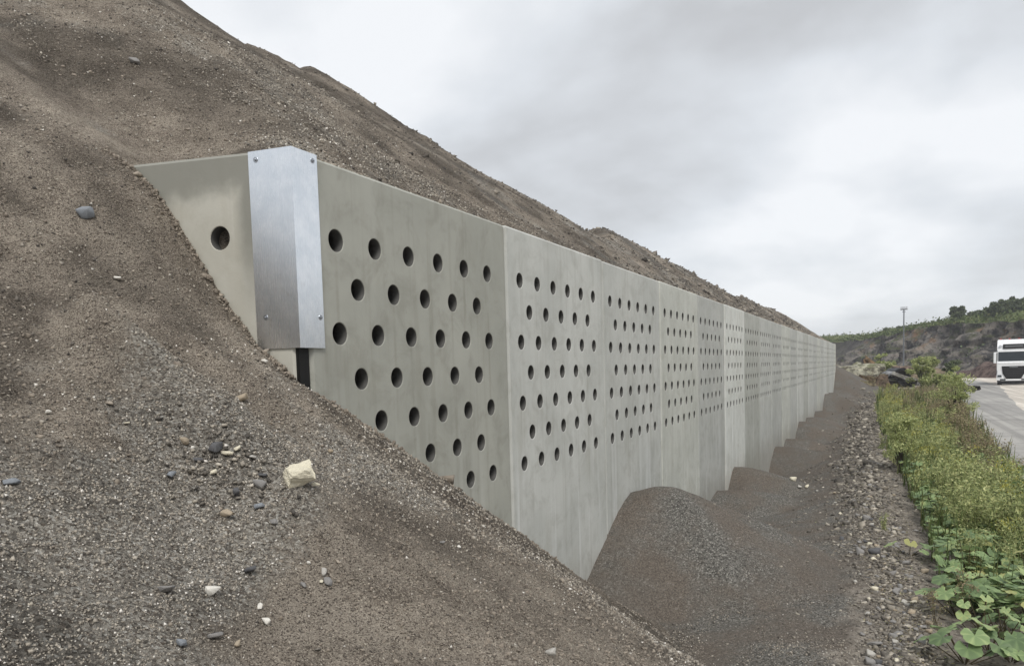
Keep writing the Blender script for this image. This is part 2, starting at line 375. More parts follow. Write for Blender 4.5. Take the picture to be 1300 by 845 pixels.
def tint_material(name, stops, rough=.85, transl=0.0, noise=0):
    m = M(name, rough); c = m.ramp(m.attr('tint'), stops)
    if noise: c = m.mix(m.rng_(m.noise(noise, 4), .3, .7, 0, .4), c, tuple(v*.6 for v in stops[0][1][:3])+(1,))
    m.color(c)
    if transl:
        t = m.n.new('ShaderNodeBsdfTranslucent'); m.l.new(c, t.inputs[0]); x = m.n.new('ShaderNodeMixShader'); x.inputs[0].default_value = transl
        m.l.new(m.b.outputs[0], x.inputs[1]); m.l.new(t.outputs[0], x.inputs[2]); m.l.new(x.outputs[0], m.out.inputs[0])
    return m.m
def road_material(name, a, b, c3):
    m = M(name, .9, spec=.2); x = m.noise(1.0, 5, .6, m.map((.9, .09, 1)))
    c = m.mix(m.rng_(x, .35, .65), a, b); c = m.mix(m.rng_(m.noise(.55, 6, .6), .5, .7, 0, .6), c, c3)
    tr = m.noise(1.0, 3, .5, m.map((2.6, .03, 1), (3, 0, 0))); c = m.mix(m.rng_(tr, .48, .62, 0, .45), c, tuple(v*.62 for v in a[:3])+(1,)); c = m.mix(m.rng_(m.noise(1.0, 5, .7, m.map((.5, 1.6, 1), (7, 2, 0))), .56, .62, 0, .35), c, tuple(v*.55 for v in a[:3])+(1,))
    c = m.mix(m.rng_(m.sep(m.voro(9))[0], .8, 1, 0, .35), c, (.36, .34, .31, 1))
    m.color(c); m.bump(m.noise(8, 6, .7), .4, .03); return m.m
def cliff_material():
    m = M('quarry_rock', .95, spec=.1); x, y, z = m.sep()[0:3]
    nrm = m.sep(m.n.new('ShaderNodeNewGeometry').outputs['Normal'])
    c = m.mix(m.rng_(m.noise(.30, 6, .65, m.map((1.5, 1.5, 1.1))), .40, .60), (.05, .048, .05, 1), (.25, .225, .20, 1))
    c = m.mix(m.rng_(m.noise(.22, 5, .6, m.map((1.6, 1.6, .8), (9, 2, 4))), .54, .64, 0, .8), c, (.30, .265, .22, 1))
    c = m.mix(m.math('MULTIPLY', m.rng_(m.noise(.9, 6, .7, m.map((1, 1, .4), (2, 6, 3))), .50, .60), m.rng_(z, 3.2, 4.6, .15, .75)), c, (.31, .285, .25, 1))
    c = m.mix(m.math('MULTIPLY', m.rng_(m.noise(1.3, 6, .7, m.map((1, 1, .35), (8, 6, 3))), .53, .6), .8), c, (.028, .027, .028, 1))
    orange = m.math('MULTIPLY', m.rng_(m.noise(.16, 5, .65, m.map((1.5, 1.5, 1), (31, 5, 2))), .55, .64), m.rng_(z, 3.5, 6.5))
    c = m.mix(m.math('MULTIPLY', orange, .8), c, (.30, .19, .11, 1))
    moss = m.math('MULTIPLY', m.rng_(m.noise(.22, 6, .7, m.map((1, 1, 1.6), (3, 8, 11))), .50, .62), m.rng_(nrm[2], .15, .5, .25, 1))
    c = m.mix(moss, c, (.10, .11, .05, 1)); c = m.mix(m.attr('tint'), c, m.mix(m.rng_(m.noise(1.1, 6, .7), .35, .65), (.055, .054, .055, 1), (.12, .11, .10, 1)))
    m.color(c); m.bump(m.noise(1.2, 7, .75), 1.0, .8); return m.m
MAT = dict(soil=soil_material(), heap=heap_material(), ground=ground_material(), concrete=concrete_material(), wingc=concrete_material('damp_stained_concrete', True), steel=steel_material(),
 rubber=plain('black_seal', (.006, .006, .006), .6), sleeve=plain('dark_plastic_sleeve', (.075, .074, .07), .6), bolt=plain('zinc_bolt', (.45, .47, .5), .35, 1.0),
 chips=tint_material('loose_chippings', [(0, (.06, .053, .047, 1)), (.45, (.26, .232, .195, 1)), (.75, (.48, .435, .365, 1)), (.9, (.48, .455, .41, 1)), (1, (.74, .70, .64, 1))]),
 crumbs=tint_material('soil_crumb', [(0, (.125, .105, .085, 1)), (.5, (.24, .206, .168, 1)), (1, (.38, .33, .27, 1))], .95),
 boulder=None, rubble=tint_material('rubble_stone', [(0, (.065, .059, .053, 1)), (.5, (.22, .198, .168, 1)), (.85, (.42, .38, .315, 1)), (1, (.58, .53, .45, 1))], noise=20),
 stone=stone_material('pebble', (.75, .75, .75, 1), (1.15, 1.15, 1.15, 1)),
 lane=road_material('pale_haul_dust', (.53, .48, .42, 1), (.66, .61, .54, 1), (.40, .365, .32, 1)),
 road=road_material('grey_road_gravel', (.28, .272, .26, 1), (.39, .378, .355, 1), (.21, .205, .197, 1)),
 cliff=cliff_material(),
 leaf=tint_material('broad_leaf', [(0, (.12, .18, .088, 1)), (.6, (.25, .345, .155, 1)), (.9, (.39, .48, .22, 1)), (1, (.38, .38, .15, 1))], .5, .25),
 weed=tint_material('weed_leaf', [(0, (.16, .19, .08, 1)), (.5, (.36, .41, .175, 1)), (1, (.60, .60, .29, 1))], .6, .3),
 yellow=tint_material('yellow_flower', [(0, (.22, .24, .05, 1)), (.6, (.42, .37, .06, 1)), (1, (.62, .54, .08, 1))], .6, .2),
 dry=tint_material('dry_seedhead', [(0, (.15, .12, .08, 1)), (.6, (.33, .27, .175, 1)), (1, (.32, .33, .15, 1))], .8, .2),
 stem=plain('plant_stem', (.075, .06, .032), .8), bark=plain('bark', (.06, .05, .04), .9),
 tree=tint_material('tree_leaf', [(0, (.06, .078, .045, 1)), (.6, (.12, .15, .075, 1)), (1, (.20, .23, .115, 1))], .7, .2),
 grass=tint_material('grass', [(0, (.06, .085, .028, 1)), (.6, (.10, .14, .042, 1)), (1, (.17, .175, .075, 1))], .8, .2),
 white=plain('white_paint', (.78, .79, .80), .35, var=.04), black=plain('black_plastic', (.012, .012, .013), .45), glass=plain('dark_glass', (.028, .034, .04), .08, var=.05),
 grey=plain('grey_metal', (.20, .21, .22), .5, .6), tyre=plain('tyre_rubber', (.018, .018, .018), .85), red=plain('red_lens', (.45, .03, .02), .3), lamp=plain('lamp_glass', (.5, .52, .55), .1),
 pipe=plain('weathered_concrete_pipe', (.22, .225, .23), .8, var=.4, scale=3), mast=plain('galvanised_mast', (.16, .17, .18), .5, .5))
def boulder_material():
    m = M('boulder_rock', .95, spec=.1); oi = m.n.new('ShaderNodeObjectInfo').outputs['Color']; nz = m.sep(m.n.new('ShaderNodeNewGeometry').outputs['Normal'])[2]
    c = m.mix(m.rng_(m.noise(2.6, 7, .72), .36, .64), (.35, .34, .33, 1), (1.25, 1.2, 1.12, 1)); c = m.mix(1.0, c, oi, 'MULTIPLY')
    c = m.mix(m.rng_(m.noise(1.3, 6, .7, m.map((1, 1, 1), (5, 2, 9))), .5, .6, 0, .7), c, (.10, .08, .06, 1)); c = m.mix(m.math('MULTIPLY', m.rng_(nz, .3, .8), m.rng_(m.noise(1.1, 5, .7), .45, .6, 0, .7)), c, (.17, .18, .09, 1))
    m.color(c); m.bump(m.noise(3.5, 7, .75), 1, .3); return m.m
MAT['boulder'] = boulder_material()
# ---------------------------------------------------------------- terrain meshes
def grid_mesh(name, xs, ys, fn, mat, drop=None, tintf=None, extraf=None):
    X, Y = np.meshgrid(xs, ys); Z = fn(X, Y); nx, ny = len(xs), len(ys)
    V = np.stack([X, Y, Z], -1).reshape(-1, 3); i = np.arange(nx*ny).reshape(ny, nx)
    Fc = np.stack([i[:-1, :-1], i[:-1, 1:], i[1:, 1:], i[1:, :-1]], -1).reshape(-1, 4)
    if drop is not None:
        keep = ~drop(V[:, 0], V[:, 1], V[:, 2])[Fc].all(1); Fc = Fc[keep]
        used, inv = np.unique(Fc, return_inverse=True); V = V[used]; Fc = inv.reshape(-1, 4)
    t = tintf(V[:, 0], V[:, 1]) if tintf else None
    return mesh_np(name, V, Fc, True, t, {k_: f_(V[:, 0], V[:, 1]) for k_, f_ in (extraf or {}).items()})
def steps(a, b, near, at, rate, mn):
    out = [a]; 
    while out[-1] < b: out.append(out[-1]+max(mn, rate*abs(out[-1]-at)))
    return np.array(out)
GREY = [(.12, -1.33, .26, .75), (.72, -1.2, .34, 1.0), (1.05, -1.9, .40, .75), (.62, -.45, .30, .8), (.95, -.15, .35, .6), (.3, -2.5, .5, .7), (1.25, -2.7, .5, .55), (1.9, -1.1, .55, -.9), (1.25, -.85, .3, -.6), (1.42, -1.72, .22, -1.0), (-2.5, -2.2, .9, .5), (-.1, -1.2, .5, -.6), (-2.8, 3.5, .8, .5), (.30, -1.75, .25, -.5)]
def soil_tint(x, y):
    t = .10+.62*fbm(x*.55, y*.55, 4, 131)+.55*fbm(x*2.1, y*2.1, 4, 141)
    for gx, gy, s, a in GREY: t = t+a*.70*np.exp(-((x-gx)**2+(y-gy)**2)/(2*s*s))
    t = np.where(x < -.18, t+.30*sstep(y, 2, 9), t)
    return np.clip(t, 0, 1)
def soil_streak(x, y):
    """light dusty and dark damp runs down the slope; shade by the end panel painted in"""
    th = np.arctan2(y+3.2, x+7.0); r = np.hypot(y+3.2, x+7.0); s = .5+1.0*fbm(th*11, r*.45, 3, 171)+.7*fbm(x*3.2, y*3.2, 4, 181)
    a = np.maximum(-x, 0); s2 = .45+.6*fbm(y*1.1+a*.7, a*.25, 3, 191)+.9*fbm(x*3.5, y*2.2, 4, 185)      # behind the wall: runs slanting down its long side
    w = sstep(y, .3, 2.0)*(x < -.17); s = s*(1-w)+s2*w
    d = (x+1.0)**2+(y+.5)**2; s = s-.35*np.exp(-d/.12)-.25*np.exp(-((x+.5)**2+(y+.38)**2)/.05)  # shadowed recess beside the end panel painted darker
    for ax, ay, bx, by, w_, h_ in TONGUES:
        dd, t_ = _seg(x, y, ax, ay, bx, by); s = s+(.35 if h_ > 0 else -.3)*np.exp(-(dd/(w_*.5))**2)*(t_ < .5)  # raised tongues made lighter, hollow scars darker
    return np.clip(s, 0, 1)
gx = np.concatenate([np.arange(-600, -40, 40), np.arange(-40, -4, 4), np.arange(-4, 1.9, .5), np.arange(2, 7, .12), np.arange(7, 30, 1.5), np.arange(30, 100, 10), np.arange(100, 640, 45)])
gy = np.concatenate([np.arange(-300, -20, 40), np.arange(-20, 2, 2), steps(2, 75, 2, -3.5, .02, .12), np.arange(78, 240, 6), np.arange(240, 900, 60)])
g = link('ground', grid_mesh('ground', gx, gy, lambda x, y: ground(x, y), None), MAT['ground']); tag(g, kind='structure')
px_ = np.concatenate([np.arange(-30, -14, 1.5), np.arange(-14, -6, .22), np.arange(-6, -3.2, .07), np.arange(-3.2, -.21, .032), [-.178, -.174, -.162, -.12, -.06, -.02, 0.004], np.arange(.03, 3.4, .03), np.arange(3.4, 8.5, .16)])
py_ = np.concatenate([np.arange(-12, -4, .4), np.arange(-4, -3, .08), steps(-3, 74, 0, -3.56, .0105, .028)])
pm = grid_mesh('gravel_stockpile', px_, py_, pile, None, lambda x, y, z: (x > 0.0) & (z < ground(x, y)-.35), soil_tint, dict(streak=soil_streak))
tag(link('gravel_stockpile', pm, MAT['soil']), 'long brown and grey crushed stone stockpile spilling over and around the perforated concrete wall', 'stockpile')
HL = ['dark pointed grit heap against the wall, nearest of the row at its foot', 'low rounded grit heap just behind the nearest one at the wall foot', 'dark flat topped grit heap rising behind the low rounded one', 'broad grit heap under the streaked panels with a smooth shoulder',
 'thin grit heap peeping over the broad one against the wall', 'grit heap with blunt top halfway along the wall foot', 'tiny grit heap tip sticking up between two blunt heaps by the wall', 'low grit heap in front of the tall far one', 'tall rounded grit heap before the last wall panels',
 'narrow dark heap tip just beyond the tall rounded one', 'steep grit heap spilling round the far end of the wall']
for i, h in enumerate(HEAPS):
    fine = .035 if i == 0 else .05+.004*h[1]
    xs = np.concatenate([np.arange(-.04 if i < 10 else -5, 4.6, fine)]); ys = np.arange(h[1]-(3.6 if i == 0 else 9 if i == 10 else 5), h[1]+5, fine*1.4)
    me = grid_mesh('grit_heap', xs, ys, lambda x, y, i=i: heap(i, x, y), None, lambda x, y, z: z < ground(x, y)-.12)
    tag(link('grit_heap', me, MAT['heap']), HL[i], 'gravel heap', 'grit heaps along the wall foot')
# road: a gravel sheet and a paler haul lane above it
def sheet(name, edge_l, edge_r, mat, dz):
    """strip between two polylines given as (y, x)"""
    ys = np.concatenate([np.arange(-20, 80, .8), np.arange(80, 128, 3)]); a = np.interp(ys, *zip(*edge_l)); b = np.interp(ys, *zip(*edge_r))
    a = a+.16*fbm(ys*.35, ys*0, 3, 201+int(dz*1000)); nx = 26; T = np.linspace(0, 1, nx)
    X = a[:, None]*(1-T)+b[:, None]*T; Y = np.repeat(ys[:, None], nx, 1); Z = .25+.012*fbm(X*.5, Y*.25, 2, 91)+dz; Z[:, 0] -= .03
    i = np.arange(X.size).reshape(X.shape); Fc = np.stack([i[:-1, :-1], i[:-1, 1:], i[1:, 1:], i[1:, :-1]], -1).reshape(-1, 4)
    o = link(name, mesh_np(name, np.stack([X, Y, Z], -1).reshape(-1, 3), Fc, True), mat); tag(o, kind='structure'); return o
sheet('road', [(-20, 5.6), (12, 5.45), (20, 5.7), (30, 6.2), (45, 7.0), (70, 9.2), (95, 10), (128, 4)], [(-20, 34), (128, 46)], MAT['road'], .012)
sheet('road_lane', [(-20, 6.6), (12, 6.1), (20, 6.65), (27, 7.3), (39, 8.4), (68, 11.2), (84, 11.6), (93, 10), (104, 7), (128, 4)], [(-20, 26), (128, 40)], MAT['lane'], .02)
# ---------------------------------------------------------------- quarry cliff and hilltop
ROCK = np.array([(-90, 240, 7.5), (-40, 214, 7.6), (-10.8, 200, 7.7), (-6.8, 193.4, 7.6), (-1.4, 183.5, 7.5), (4.2, 172, 8.0), (6.3, 168, 8.5), (13.9, 151.5, 9.1), (18.8, 144, 8.7), (23.1, 136, 8.4), (30.6, 125, 8.2), (48, 100, 8.4), (62, 60, 8.5), (70, 0, 8.5)])
SKY = np.array([(-92, 262, 9.6), (-44, 236, 9.7), (-12.4, 222.0, 9.8), (-4.3, 209.5, 9.6), (1.0, 200.3, 9.0), (4.7, 193.3, 9.3), (6.2, 190.8, 9.9), (11.3, 181.7, 10.2), (15.2, 173.8, 10.6), (19.4, 168.4, 11.2), (23.5, 162.5, 11.6), (26.1, 158.3, 11.2), (35.3, 147.0, 10.6), (60, 118, 10.5), (80, 70, 10.5), (92, 0, 10.5)])
def resample(P, n):
    d = np.concatenate([[0], np.cumsum(np.linalg.norm(np.diff(P[:, :2], axis=0), axis=1))]); t = np.linspace(0, d[-1], n); return np.stack([np.interp(t, d, P[:, k]) for k in range(3)], -1), t
nu, nv = 420, 44
RK, tu = resample(ROCK, nu); SKp, _ = resample(SKY, nu)
tg = np.gradient(RK[:, :2], axis=0); tg /= np.linalg.norm(tg, axis=1)[:, None]; nr = np.stack([tg[:, 1], -tg[:, 0]], -1); nr *= -np.sign((nr*(RK[:, :2]-np.array([3, -3]))).sum(1))[:, None]
v = np.linspace(0, 1, nv)[None, :]; U_ = tu[:, None]; Zh = .1+v*(RK[:, 2:3]-.1+.7*vnoise(U_*.35, U_*0, 5))
soft = sstep(RK[:, 0:1], 3, -2)                                   # left end is a smooth grey slope
off = 9*(1-v)**1.4*(1+.3*soft)
q_ = fbm(U_*.20+Zh*.06, Zh*.24+3, 3, 301)*10; blk = (np.floor(q_)+sstep(q_-np.floor(q_), .6, 1))/10*6.5+fbm(U_*.62, Zh*.35, 4, 311)*4.6
bench = 2.0*sstep(Zh, 3.9+1.2*vnoise(U_*.07, U_*0, 9), 4.4+1.2*vnoise(U_*.07, U_*0, 9))
off = off-(bench-1)*(1-soft)+(blk*(1-soft)+fbm(U_*.3, Zh*.6, 3, 321)*.6*soft)*np.sin(np.pi*np.clip(v*.93+.05, 0, 1))
V = np.stack([RK[:, 0:1]+nr[:, 0:1]*off, RK[:, 1:2]+nr[:, 1:2]*off, Zh], -1)
i = np.arange(nu*nv).reshape(nu, nv); Fc = np.stack([i[:-1, :-1], i[1:, :-1], i[1:, 1:], i[:-1, 1:]], -1).reshape(-1, 4)
tag(link('quarry_cliff', mesh_np('quarry_cliff', V.reshape(-1, 3), Fc, False, np.repeat(soft*.85, nv, 1).ravel()), MAT['cliff']), kind='structure')
nt = 16; t = np.linspace(0, 1, nt)[None, :, None]; top = V[:, -1][:, None, :]
B = SKp[:, None, :]; Hm = top*(1-t)+B*t; Hm[:, :, 2] += (fbm(Hm[:, :, 0]*.18, Hm[:, :, 1]*.18, 4, 331)*1.5)*np.sin(np.pi*np.linspace(0, 1, nt))[None, :]
far_ = B+np.concatenate([-nr*120, np.full((nu, 1), -3.)], 1)[:, None, :]; Hm = np.concatenate([Hm, far_], 1); nt += 1
i = np.arange(nu*nt).reshape(nu, nt); Fc = np.stack([i[:-1, :-1], i[1:, :-1], i[1:, 1:], i[:-1, 1:]], -1).reshape(-1, 4)
gm = M('hilltop_grass', .95, spec=.1); gm.color(gm.mix(gm.rng_(gm.noise(.35, 6, .65), .35, .62), (.085, .11, .042, 1), (.19, .205, .095, 1))); gm.bump(gm.noise(1.5, 6, .7), .8, .5)
tag(link('hilltop', mesh_np('hilltop', Hm.reshape(-1, 3), Fc, True), gm.m), kind='structure')
def at_px(px, py, y):                                              # world point on a photo direction at a given distance, used only for far landmarks
    r = _fw+(px-650)/F*_R+(535.777-py)/F*_U; t_ = (y-EYE.y)/r.y; return EYE+r*t_
# ---------------------------------------------------------------- the wall
def slab(W_, top, bot, th, bands, R_, segs=24, chamf=.020, topslope=0.0):
    """slab in the plane x=0 (face) .. -th, width along +y, with round through-holes; bands = [(z, [y...])]"""
    V, Fq, sm = [], [], []; idx = {}
    def vt(x, y, z):
        z = z+topslope*y*(z > top-.2)
        k = (round(x, 5), round(y, 5), round(z, 5))
        if k not in idx: idx[k] = len(V); V.append(k)
        return idx[k]
    def quad(a, b, c, d, s=False): Fq.append((a, b, c, d)); sm.append(s); 
    c = chamf; y0, y1 = c, W_-c; zt = top-c
    def rect(ya, yb, za, zb):
        if yb-ya < 1e-4 or zb-za < 1e-4: return
        quad(vt(0, ya, za), vt(0, yb, za), vt(0, yb, zb), vt(0, ya, zb)); quad(vt(-th, ya, za), vt(-th, ya, zb), vt(-th, yb, zb), vt(-th, yb, za))
    cuts = [bot]
    for z, ys in sorted(bands):
        h = R_[0]; za, zb = z-h, z+h; rect(y0, y1, cuts[-1], za); cuts.append(zb); cur = y0
        for yc in ys:
            hw = h; rect(cur, yc-hw, za, zb); cur = yc+hw; r = R_[1]; q = .004
            ring = []
            for k in range(segs):
                a = 2*math.pi*(k+.0)/segs+math.pi/4; ca, sa = math.cos(a), math.sin(a); s = hw/max(abs(ca), abs(sa))
                ring.append([vt(0, yc+ca*s, z+sa*s), vt(0, yc+ca*(r+q), z+sa*(r+q)), vt(-q, yc+ca*r, z+sa*r), vt(-th, yc+ca*r, z+sa*r), vt(-th, yc+ca*s, z+sa*s)])
            for k in range(segs):
                A, B_ = ring[k], ring[(k+1) % segs]
                for j in range(4): quad(A[j], B_[j], B_[j+1], A[j+1], j == 2)
        rect(cur, y1, za, zb)
    rect(y0, y1, cuts[-1], zt)
    # chamfers, sides and top
    quad(vt(0, y0, zt), vt(0, y1, zt), vt(-c, y1, top), vt(-c, y0, top)); quad(vt(-c, y0, top), vt(-c, y1, top), vt(-th, y1, top), vt(-th, y0, top)); quad(vt(-th, y0, top), vt(-th, y1, top), vt(-th, y1, zt), vt(-th, y0, zt))
    for ya, yb, s in ((y0, 0, 1), (y1, W_, -1)):
        quad(vt(0, ya, bot), vt(0, ya, zt), vt(-c, yb, zt), vt(-c, yb, bot)); quad(vt(-c, yb, bot), vt(-c, yb, zt), vt(-th, yb, zt), vt(-th, yb, bot))
        quad(vt(-th, yb, bot), vt(-th, yb, zt), vt(-th, ya, zt), vt(-th, ya, bot)); Fq.append((vt(0, ya, zt), vt(-c, ya, top), vt(-c, yb, zt), vt(-c, yb, zt))); sm.append(False)
        quad(vt(-c, ya, top), vt(-th, ya, top), vt(-th, yb, zt), vt(-c, yb, zt))
    bm = bmesh.new(); bv = [bm.verts.new(p) for p in V]
    for f_, s in zip(Fq, sm):
        f_ = list(dict.fromkeys(f_))
        try: fc = bm.faces.new([bv[k] for k in f_]); fc.smooth = s; fc.material_index = int(s)
        except ValueError: pass
    bmesh.ops.recalc_face_normals(bm, faces=bm.faces); me = bpy.data.meshes.new('wall_panel'); bm.to_mesh(me); bm.free(); return me
W, C_, M0, RS = 2.7216, .41272, .28243, .3
bands = [(3.509-RS*k, [M0+C_*(j+(.5 if k % 2 else 0)) for j in range(5 if k % 2 else 6)]) for k in range(7)]
pmesh = slab(W-.018, 4.0, -1.6, .16, bands, (.15, .073)); pmesh.materials.append(MAT['concrete']); pmesh.materials.append(MAT['sleeve'])
wall = tag(empty('retaining_wall', (0, 0, 0)), 'long pale concrete retaining wall of tall panels pierced by rows of round holes', 'wall')
tones = [.69, .97, .93, .99, .84, 1.20, .80, .92, .86, 1.02, .90, 1.06, .88, 1.04, .92, 1.06, .95, 1.1, .92, 1.06, .98, 1.1]
for n in range(22):
    o = bpy.data.objects.new('wall_panel', pmesh); COL.objects.link(o); o.parent = wall; o.location = ((0, .006, -.002, .003, 0, .008, .001, -.003)[n % 8], n*W+.009, (0, .004, -.003, .002)[n % 4])
    t_ = tones[n]; wm_ = (.97, 1.0, 1.02, 1)[n % 3]; o.color = (t_*(1.0 if n else 1.01), t_, t_*(.95 if n == 0 else 1.01 if n % 3 else .98), 1)
wmesh = slab(2.4, 4.077, 1.2, .16, [(3.513, [2.4-.497-.012])], (.15, .073), topslope=-.03); wmesh.name = 'end_panel'; wmesh.materials.append(MAT['wingc']); wmesh.materials.append(MAT['sleeve'])
wo = link('end_panel', wmesh, None, wall); wo['label'] = 'short stained end panel with one hole, half buried in gravel'
d_ = Vector((-math.cos(WB), -math.sin(WB), 0)); nrm_ = Vector((math.sin(WB), -math.cos(WB), 0))
wo.rotation_euler = (0, 0, WB-math.pi/2); wo.location = Vector((WBX, WBY, 0))+d_*2.412    # its far end; it runs back to the corner
b0 = bmesh.new(); bx(b0, (-.05, -.045, 1.4), (.075, .085, 5.15)); bm_obj('seal_strip', b0, MAT['rubber'], wall)
# folded galvanised corner cover
def P2(t, o): p = Vector((WBX, WBY, 0))+d_*t+nrm_*o; return (p.x, p.y)
prof = [P2(.272, .004), P2(.272, .010), (.016, -.105), (.016, .121), (.010, .121), (.010, -.0985)]
bm = bmesh.new(); zb, zt = 2.812, 4.008; A = [bm.verts.new((x, y, zb)) for x, y in prof]; B_ = [bm.verts.new((x, y, zt)) for x, y in prof]
for k in range(6): bm.faces.new((A[k], A[(k+1) % 6], B_[(k+1) % 6], B_[k]))
bm.faces.new(A[:]); bm.faces.new(B_[::-1])
cov = bm_obj('corner_cover', bm, MAT['steel'], wall); cov['label'] = 'folded galvanised steel plate bolted over the wall corner'
def bolt(p, nx):
    bm = bmesh.new(); p = Vector(p); nx = Vector(nx).normalized()
    tube(bm, p, p+nx*.003, .017, .016, 16); tube(bm, p+nx*.003, p+nx*.006, .010, .010, 6); tube(bm, p+nx*.006, p+nx*.013, .0065, .0055, 10)
    bm_obj('bolt', bm, MAT['bolt'], cov)
for t_, z_ in ((.218, 3.955), (.203, 3.005)):
    p = P2(t_, .010); bolt((p[0], p[1], z_), nrm_)
for y_, z_ in ((.082, 3.965), (.09, 3.003)): bolt((.016, y_, z_), (1, 0, 0))
HAZE = .0007
# ---------------------------------------------------------------- stones
def hull(r, n=14, box=(1, .8, .6), squash=.35):
    """angular broken stone: hull of points thrown near the faces of a box"""
    P = r.uniform(-1, 1, (n, 3)); P /= np.maximum(np.abs(P).max(1), .05)[:, None]**(1-squash); P *= np.array(box)
    bm = bmesh.new()
    for p in P: bm.verts.new(p)
    res = bmesh.ops.convex_hull(bm, input=bm.verts); bmesh.ops.delete(bm, geom=[g_ for g_ in res['geom_interior'] if isinstance(g_, bmesh.types.BMVert)], context='VERTS')
    bmesh.ops.triangulate(bm, faces=bm.faces); bm.verts.ensure_lookup_table(); bm.verts.index_update(); bmesh.ops.recalc_face_normals(bm, faces=bm.faces)
    V = np.array([v.co[:] for v in bm.verts]); Fc = np.array([[v.index for v in f.verts] for f in bm.faces]); bm.free()
    return V/np.abs(V[:, :2]).max()*.5, Fc
def chip_edges(V, Fc, r, off=.05):
    """bevelled, slightly knocked stone from a hull"""
    bm = bmesh.new(); vs = [bm.verts.new(v) for v in V]
    for f in Fc: bm.faces.new([vs[k] for k in f])
    bmesh.ops.dissolve_limit(bm, angle_limit=.15, verts=bm.verts, edges=bm.edges); bmesh.ops.bevel(bm, geom=list(bm.edges), offset=off*.5, segments=1, affect='EDGES', profile=.5)
    bmesh.ops.triangulate(bm, faces=bm.faces); bm.verts.ensure_lookup_table(); bm.verts.index_update()
    V2 = np.array([v.co[:] for v in bm.verts]); F2_ = np.array([[v.index for v in f.verts] for f in bm.faces]); bm.free(); return V2+r.normal(size=V2.shape)*.006, F2_
rr = np.random.default_rng(21)
rock_protos = []
for bx_ in ((1, .8, .65), (1, .7, .45), (1, .9, .75), (1, .6, .35), (1, .85, .5), (1, .55, .5), (1, .8, .7), (1, .75, .3)):
    V, Fc = chip_edges(*hull(rr, 15, bx_), rr, .06); rock_protos.append(mesh_np('stone', V, Fc))
for me in rock_protos: me.materials.append(MAT['stone'])
def boulder_mesh(seed, s, name):
    rb = np.random.default_rng(seed); V, Fc = hull(rb, 22, (1, 1, 1)); bm = bmesh.new(); vs = [bm.verts.new(v) for v in V]
    for f in Fc: bm.faces.new([vs[k] for k in f])
    bmesh.ops.dissolve_limit(bm, angle_limit=.2, verts=bm.verts, edges=bm.edges); bmesh.ops.triangulate(bm, faces=bm.faces)
    for _ in range(3): bmesh.ops.subdivide_edges(bm, edges=bm.edges, cuts=1, use_grid_fill=True)
    bmesh.ops.triangulate(bm, faces=bm.faces)
    for v in bm.verts:
        p = v.co*3+Vector((seed, 0, 0)); n_ = float(fbm(np.array([p.x+p.z]), np.array([p.y-p.z*.7]), 4, seed)[0]); v.co *= 1+.30*n_
        v.co.x *= s[0]; v.co.y *= s[1]; v.co.z *= s[2]
    me = bpy.data.meshes.new(name); bm.to_mesh(me); bm.free(); return me
def stone_at(name, x, y, w, col, label, proto, group=None, sink=.22, rot=None):
    o = bpy.data.objects.new(name, rock_protos[proto % 8]); COL.objects.link(o); r3 = random.random
    z = float(surf(np.array([x]), np.array([y]))[0]); o.location = (x, y, z+w*(.34-sink*.6)+(.004 if w < .07 else 0)); o.rotation_euler = rot or (r3()*.8-.4, r3()*.8-.4, r3()*6.28)
    o.scale = (w, w, w); o.color = tuple(c*1.0 for c in col)+(1,); tag(o, label, 'stone', group); return o
CREAM, WHITE, GREY_, BLUE, TAN, DK, PALE = (.72, .67, .53), (.82, .79, .72), (.27, .26, .25), (.27, .29, .315), (.43, .36, .27), (.12, .12, .125), (.48, .46, .42)
